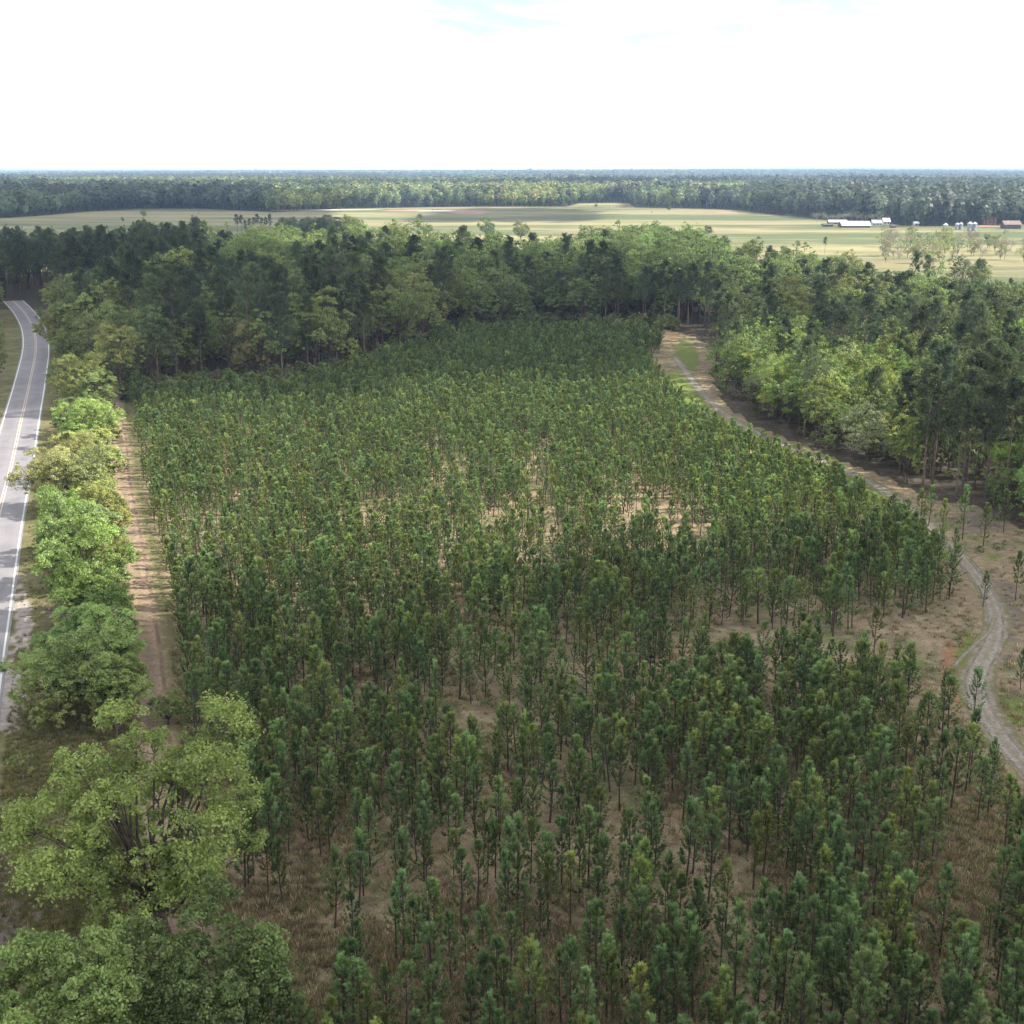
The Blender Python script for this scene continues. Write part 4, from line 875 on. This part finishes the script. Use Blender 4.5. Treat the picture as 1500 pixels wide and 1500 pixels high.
# ---------------------------------------------------------------- sun, sky, clouds, haze
EL, AZ = R(44), R(4)       # sun stands to the right, a little ahead
sd_ = Vector((math.cos(EL) * math.cos(AZ), math.cos(EL) * math.sin(AZ), math.sin(EL)))
sun = bpy.data.lights.new('sun', 'SUN'); sun.energy = 4.1; sun.angle = R(.5); sun.color = (1, .945, .86)
so = link('sun', sun); so.rotation_euler = sd_.to_track_quat('Z', 'Y').to_euler()
w = bpy.data.worlds.new('World'); scene.world = w; w.use_nodes = True; nt = w.node_tree; nt.nodes.clear(); N = NT(nt)
sky = N('ShaderNodeTexSky', sky_type='NISHITA', sun_disc=False, sun_elevation=EL, sun_rotation=math.pi / 2 - AZ, altitude=50, air_density=1.0, dust_density=1.5, ozone_density=1.0)
dirv = N('ShaderNodeTexCoord').outputs['Generated']
sep = N('ShaderNodeSeparateXYZ', {0: dirv})
flat_ = N('ShaderNodeMapping', {'Vector': dirv, 'Scale': (1., 1., 3.2)}).outputs[0]
cl = N.noise(flat_, 2.6, 7, .58, .4)
low_ = N.ramp(sep.outputs[2], .0, .13, .36, .06)
cf = N.ramp(N.math('ADD', cl, low_), .475, .68)
bg1 = N('ShaderNodeBackground', {'Color': sky.outputs[0], 'Strength': .085}); bg2 = N('ShaderNodeBackground', {'Color': (1., .99, .97, 1), 'Strength': 1.16})
N('ShaderNodeOutputWorld', {'Surface': N('ShaderNodeMixShader', {0: cf, 1: bg1.outputs[0], 2: bg2.outputs[0]}).outputs[0]})

m_cl, nt = newmat('cloud'); N = NT(nt)
N.out(N('ShaderNodeMixShader', {0: .5, 1: N('ShaderNodeBsdfDiffuse', {'Color': (.9, .9, .9, 1)}).outputs[0], 2: N('ShaderNodeBsdfTranslucent', {'Color': (.9, .9, .9, 1)}).outputs[0]}).outputs[0])
import bmesh
bm = bmesh.new(); bmesh.ops.create_icosphere(bm, subdivisions=3, radius=1); IV = np.array([v.co for v in bm.verts]); IT = np.array([[v.index for v in f.verts] for f in bm.faces]); bm.free()
ALT = 1000.
def cloud(poly, seed, step=20, r0=(18, 60), frill=420):
    """a cumulus bank drifting over the ground polygon's sunward side"""
    g = np.random.default_rng(seed); P = np.asarray(poly, float); x0, y0 = P.min(0); x1, y1 = P.max(0); Vs = []; Ts = []; k = 0
    X_, Y_ = np.meshgrid(np.arange(x0, x1, step), np.arange(y0, y1, step)); X_ = X_.ravel() + g.uniform(-10, 10, X_.size); Y_ = Y_.ravel() + g.uniform(-10, 10, Y_.size)
    ins = inpoly(X_, Y_, P); bd_ = pdist(X_, Y_, np.vstack([P, P[:1]])); C = [(x, y, min(g.uniform(*r0), d_ + 6)) for x, y, d_ in zip(X_[ins], Y_[ins], bd_[ins])]
    E = np.vstack([P, P[:1]])
    for q in range(frill):
        i = g.integers(len(P)); f = g.random(); e = E[i] * (1 - f) + E[i + 1] * f; C.append((e[0] + g.normal(0, 13), e[1] + g.normal(0, 13), g.uniform(3, 11)))
    for x, y, r_ in C:
        h = g.uniform(-10, 30); n_ = unit(IV); V = n_ * r_ * (1 + .10 * np.sin(n_[:, :1] * 5 + g.uniform(0, 6)) * np.sin(n_[:, 1:2] * 6 + g.uniform(0, 6)) + .07 * np.sin(n_[:, 2:] * 9 + g.uniform(0, 6)))
        V[:, 2] *= .7; off = sd_ / sd_.z * (ALT + h)
        Vs.append(V + np.array([x + off[0], y + off[1], ALT + h])); Ts.append(IT + k); k += len(V)
    structure('cloud', mesh('cloud', np.concatenate(Vs), [np.concatenate(Ts)], [m_cl], smooth=True))
cloud([(-260, -160), (230, -160), (230, 172), (120, 168), (75, 160), (48, 125), (30, 110), (0, 102), (-40, 108), (-160, 112)], 1)
cloud([(-400, 272), (-150, 268), (-100, 272), (-60, 285), (-25, 300), (-5, 302), (30, 318), (22, 400), (-10, 425), (-60, 440), (-120, 470), (-200, 560), (-420, 600)], 2)
cloud([(-900, 720), (-125, 720), (-140, 960), (-190, 1300), (-240, 1560), (-420, 1800), (-900, 1800)], 3, 50, (45, 80), 120)
cloud([(-90, 1150), (60, 1180), (80, 1350), (70, 1500), (-40, 1560), (-70, 1400)], 6, 30, (25, 50), 160)
cloud([(-900, 2100), (300, 2300), (500, 2700), (-200, 2900), (-1000, 2600)], 4, 75, (50, 100), 120)
cloud([(600, 2500), (1500, 2600), (1600, 3200), (700, 3300)], 5, 75, (50, 100), 100)

hz, nt = newmat('haze'); N = NT(nt)
pv_ = N('ShaderNodeVolumePrincipled', {'Color': (.50, .70, 1., 1), 'Density': 7.5e-5, 'Anisotropy': .0}); N('ShaderNodeOutputMaterial', {'Volume': pv_.outputs[0]})
b = MB(); b.box(-45000, 45000, -4000, 45000, -6, 75); ho = link('haze', b.build('haze', hz)); ho['kind'] = 'stuff'; ho['label'] = 'pale blue haze lying over the whole landscape'; ho['category'] = 'haze'

# ---------------------------------------------------------------- render settings
vs = scene.view_settings; vs.view_transform = 'Standard'; vs.look = 'None'; vs.exposure = 1.55; vs.gamma = 1.0
c = scene.cycles; c.max_bounces = 5; c.diffuse_bounces = 3; c.glossy_bounces = 1; c.transmission_bounces = 2; c.volume_bounces = 0; c.transparent_max_bounces = 8
c.use_denoising = True; c.denoising_prefilter = 'NONE'; c.use_adaptive_sampling = False; c.caustics_reflective = False; c.caustics_refractive = False
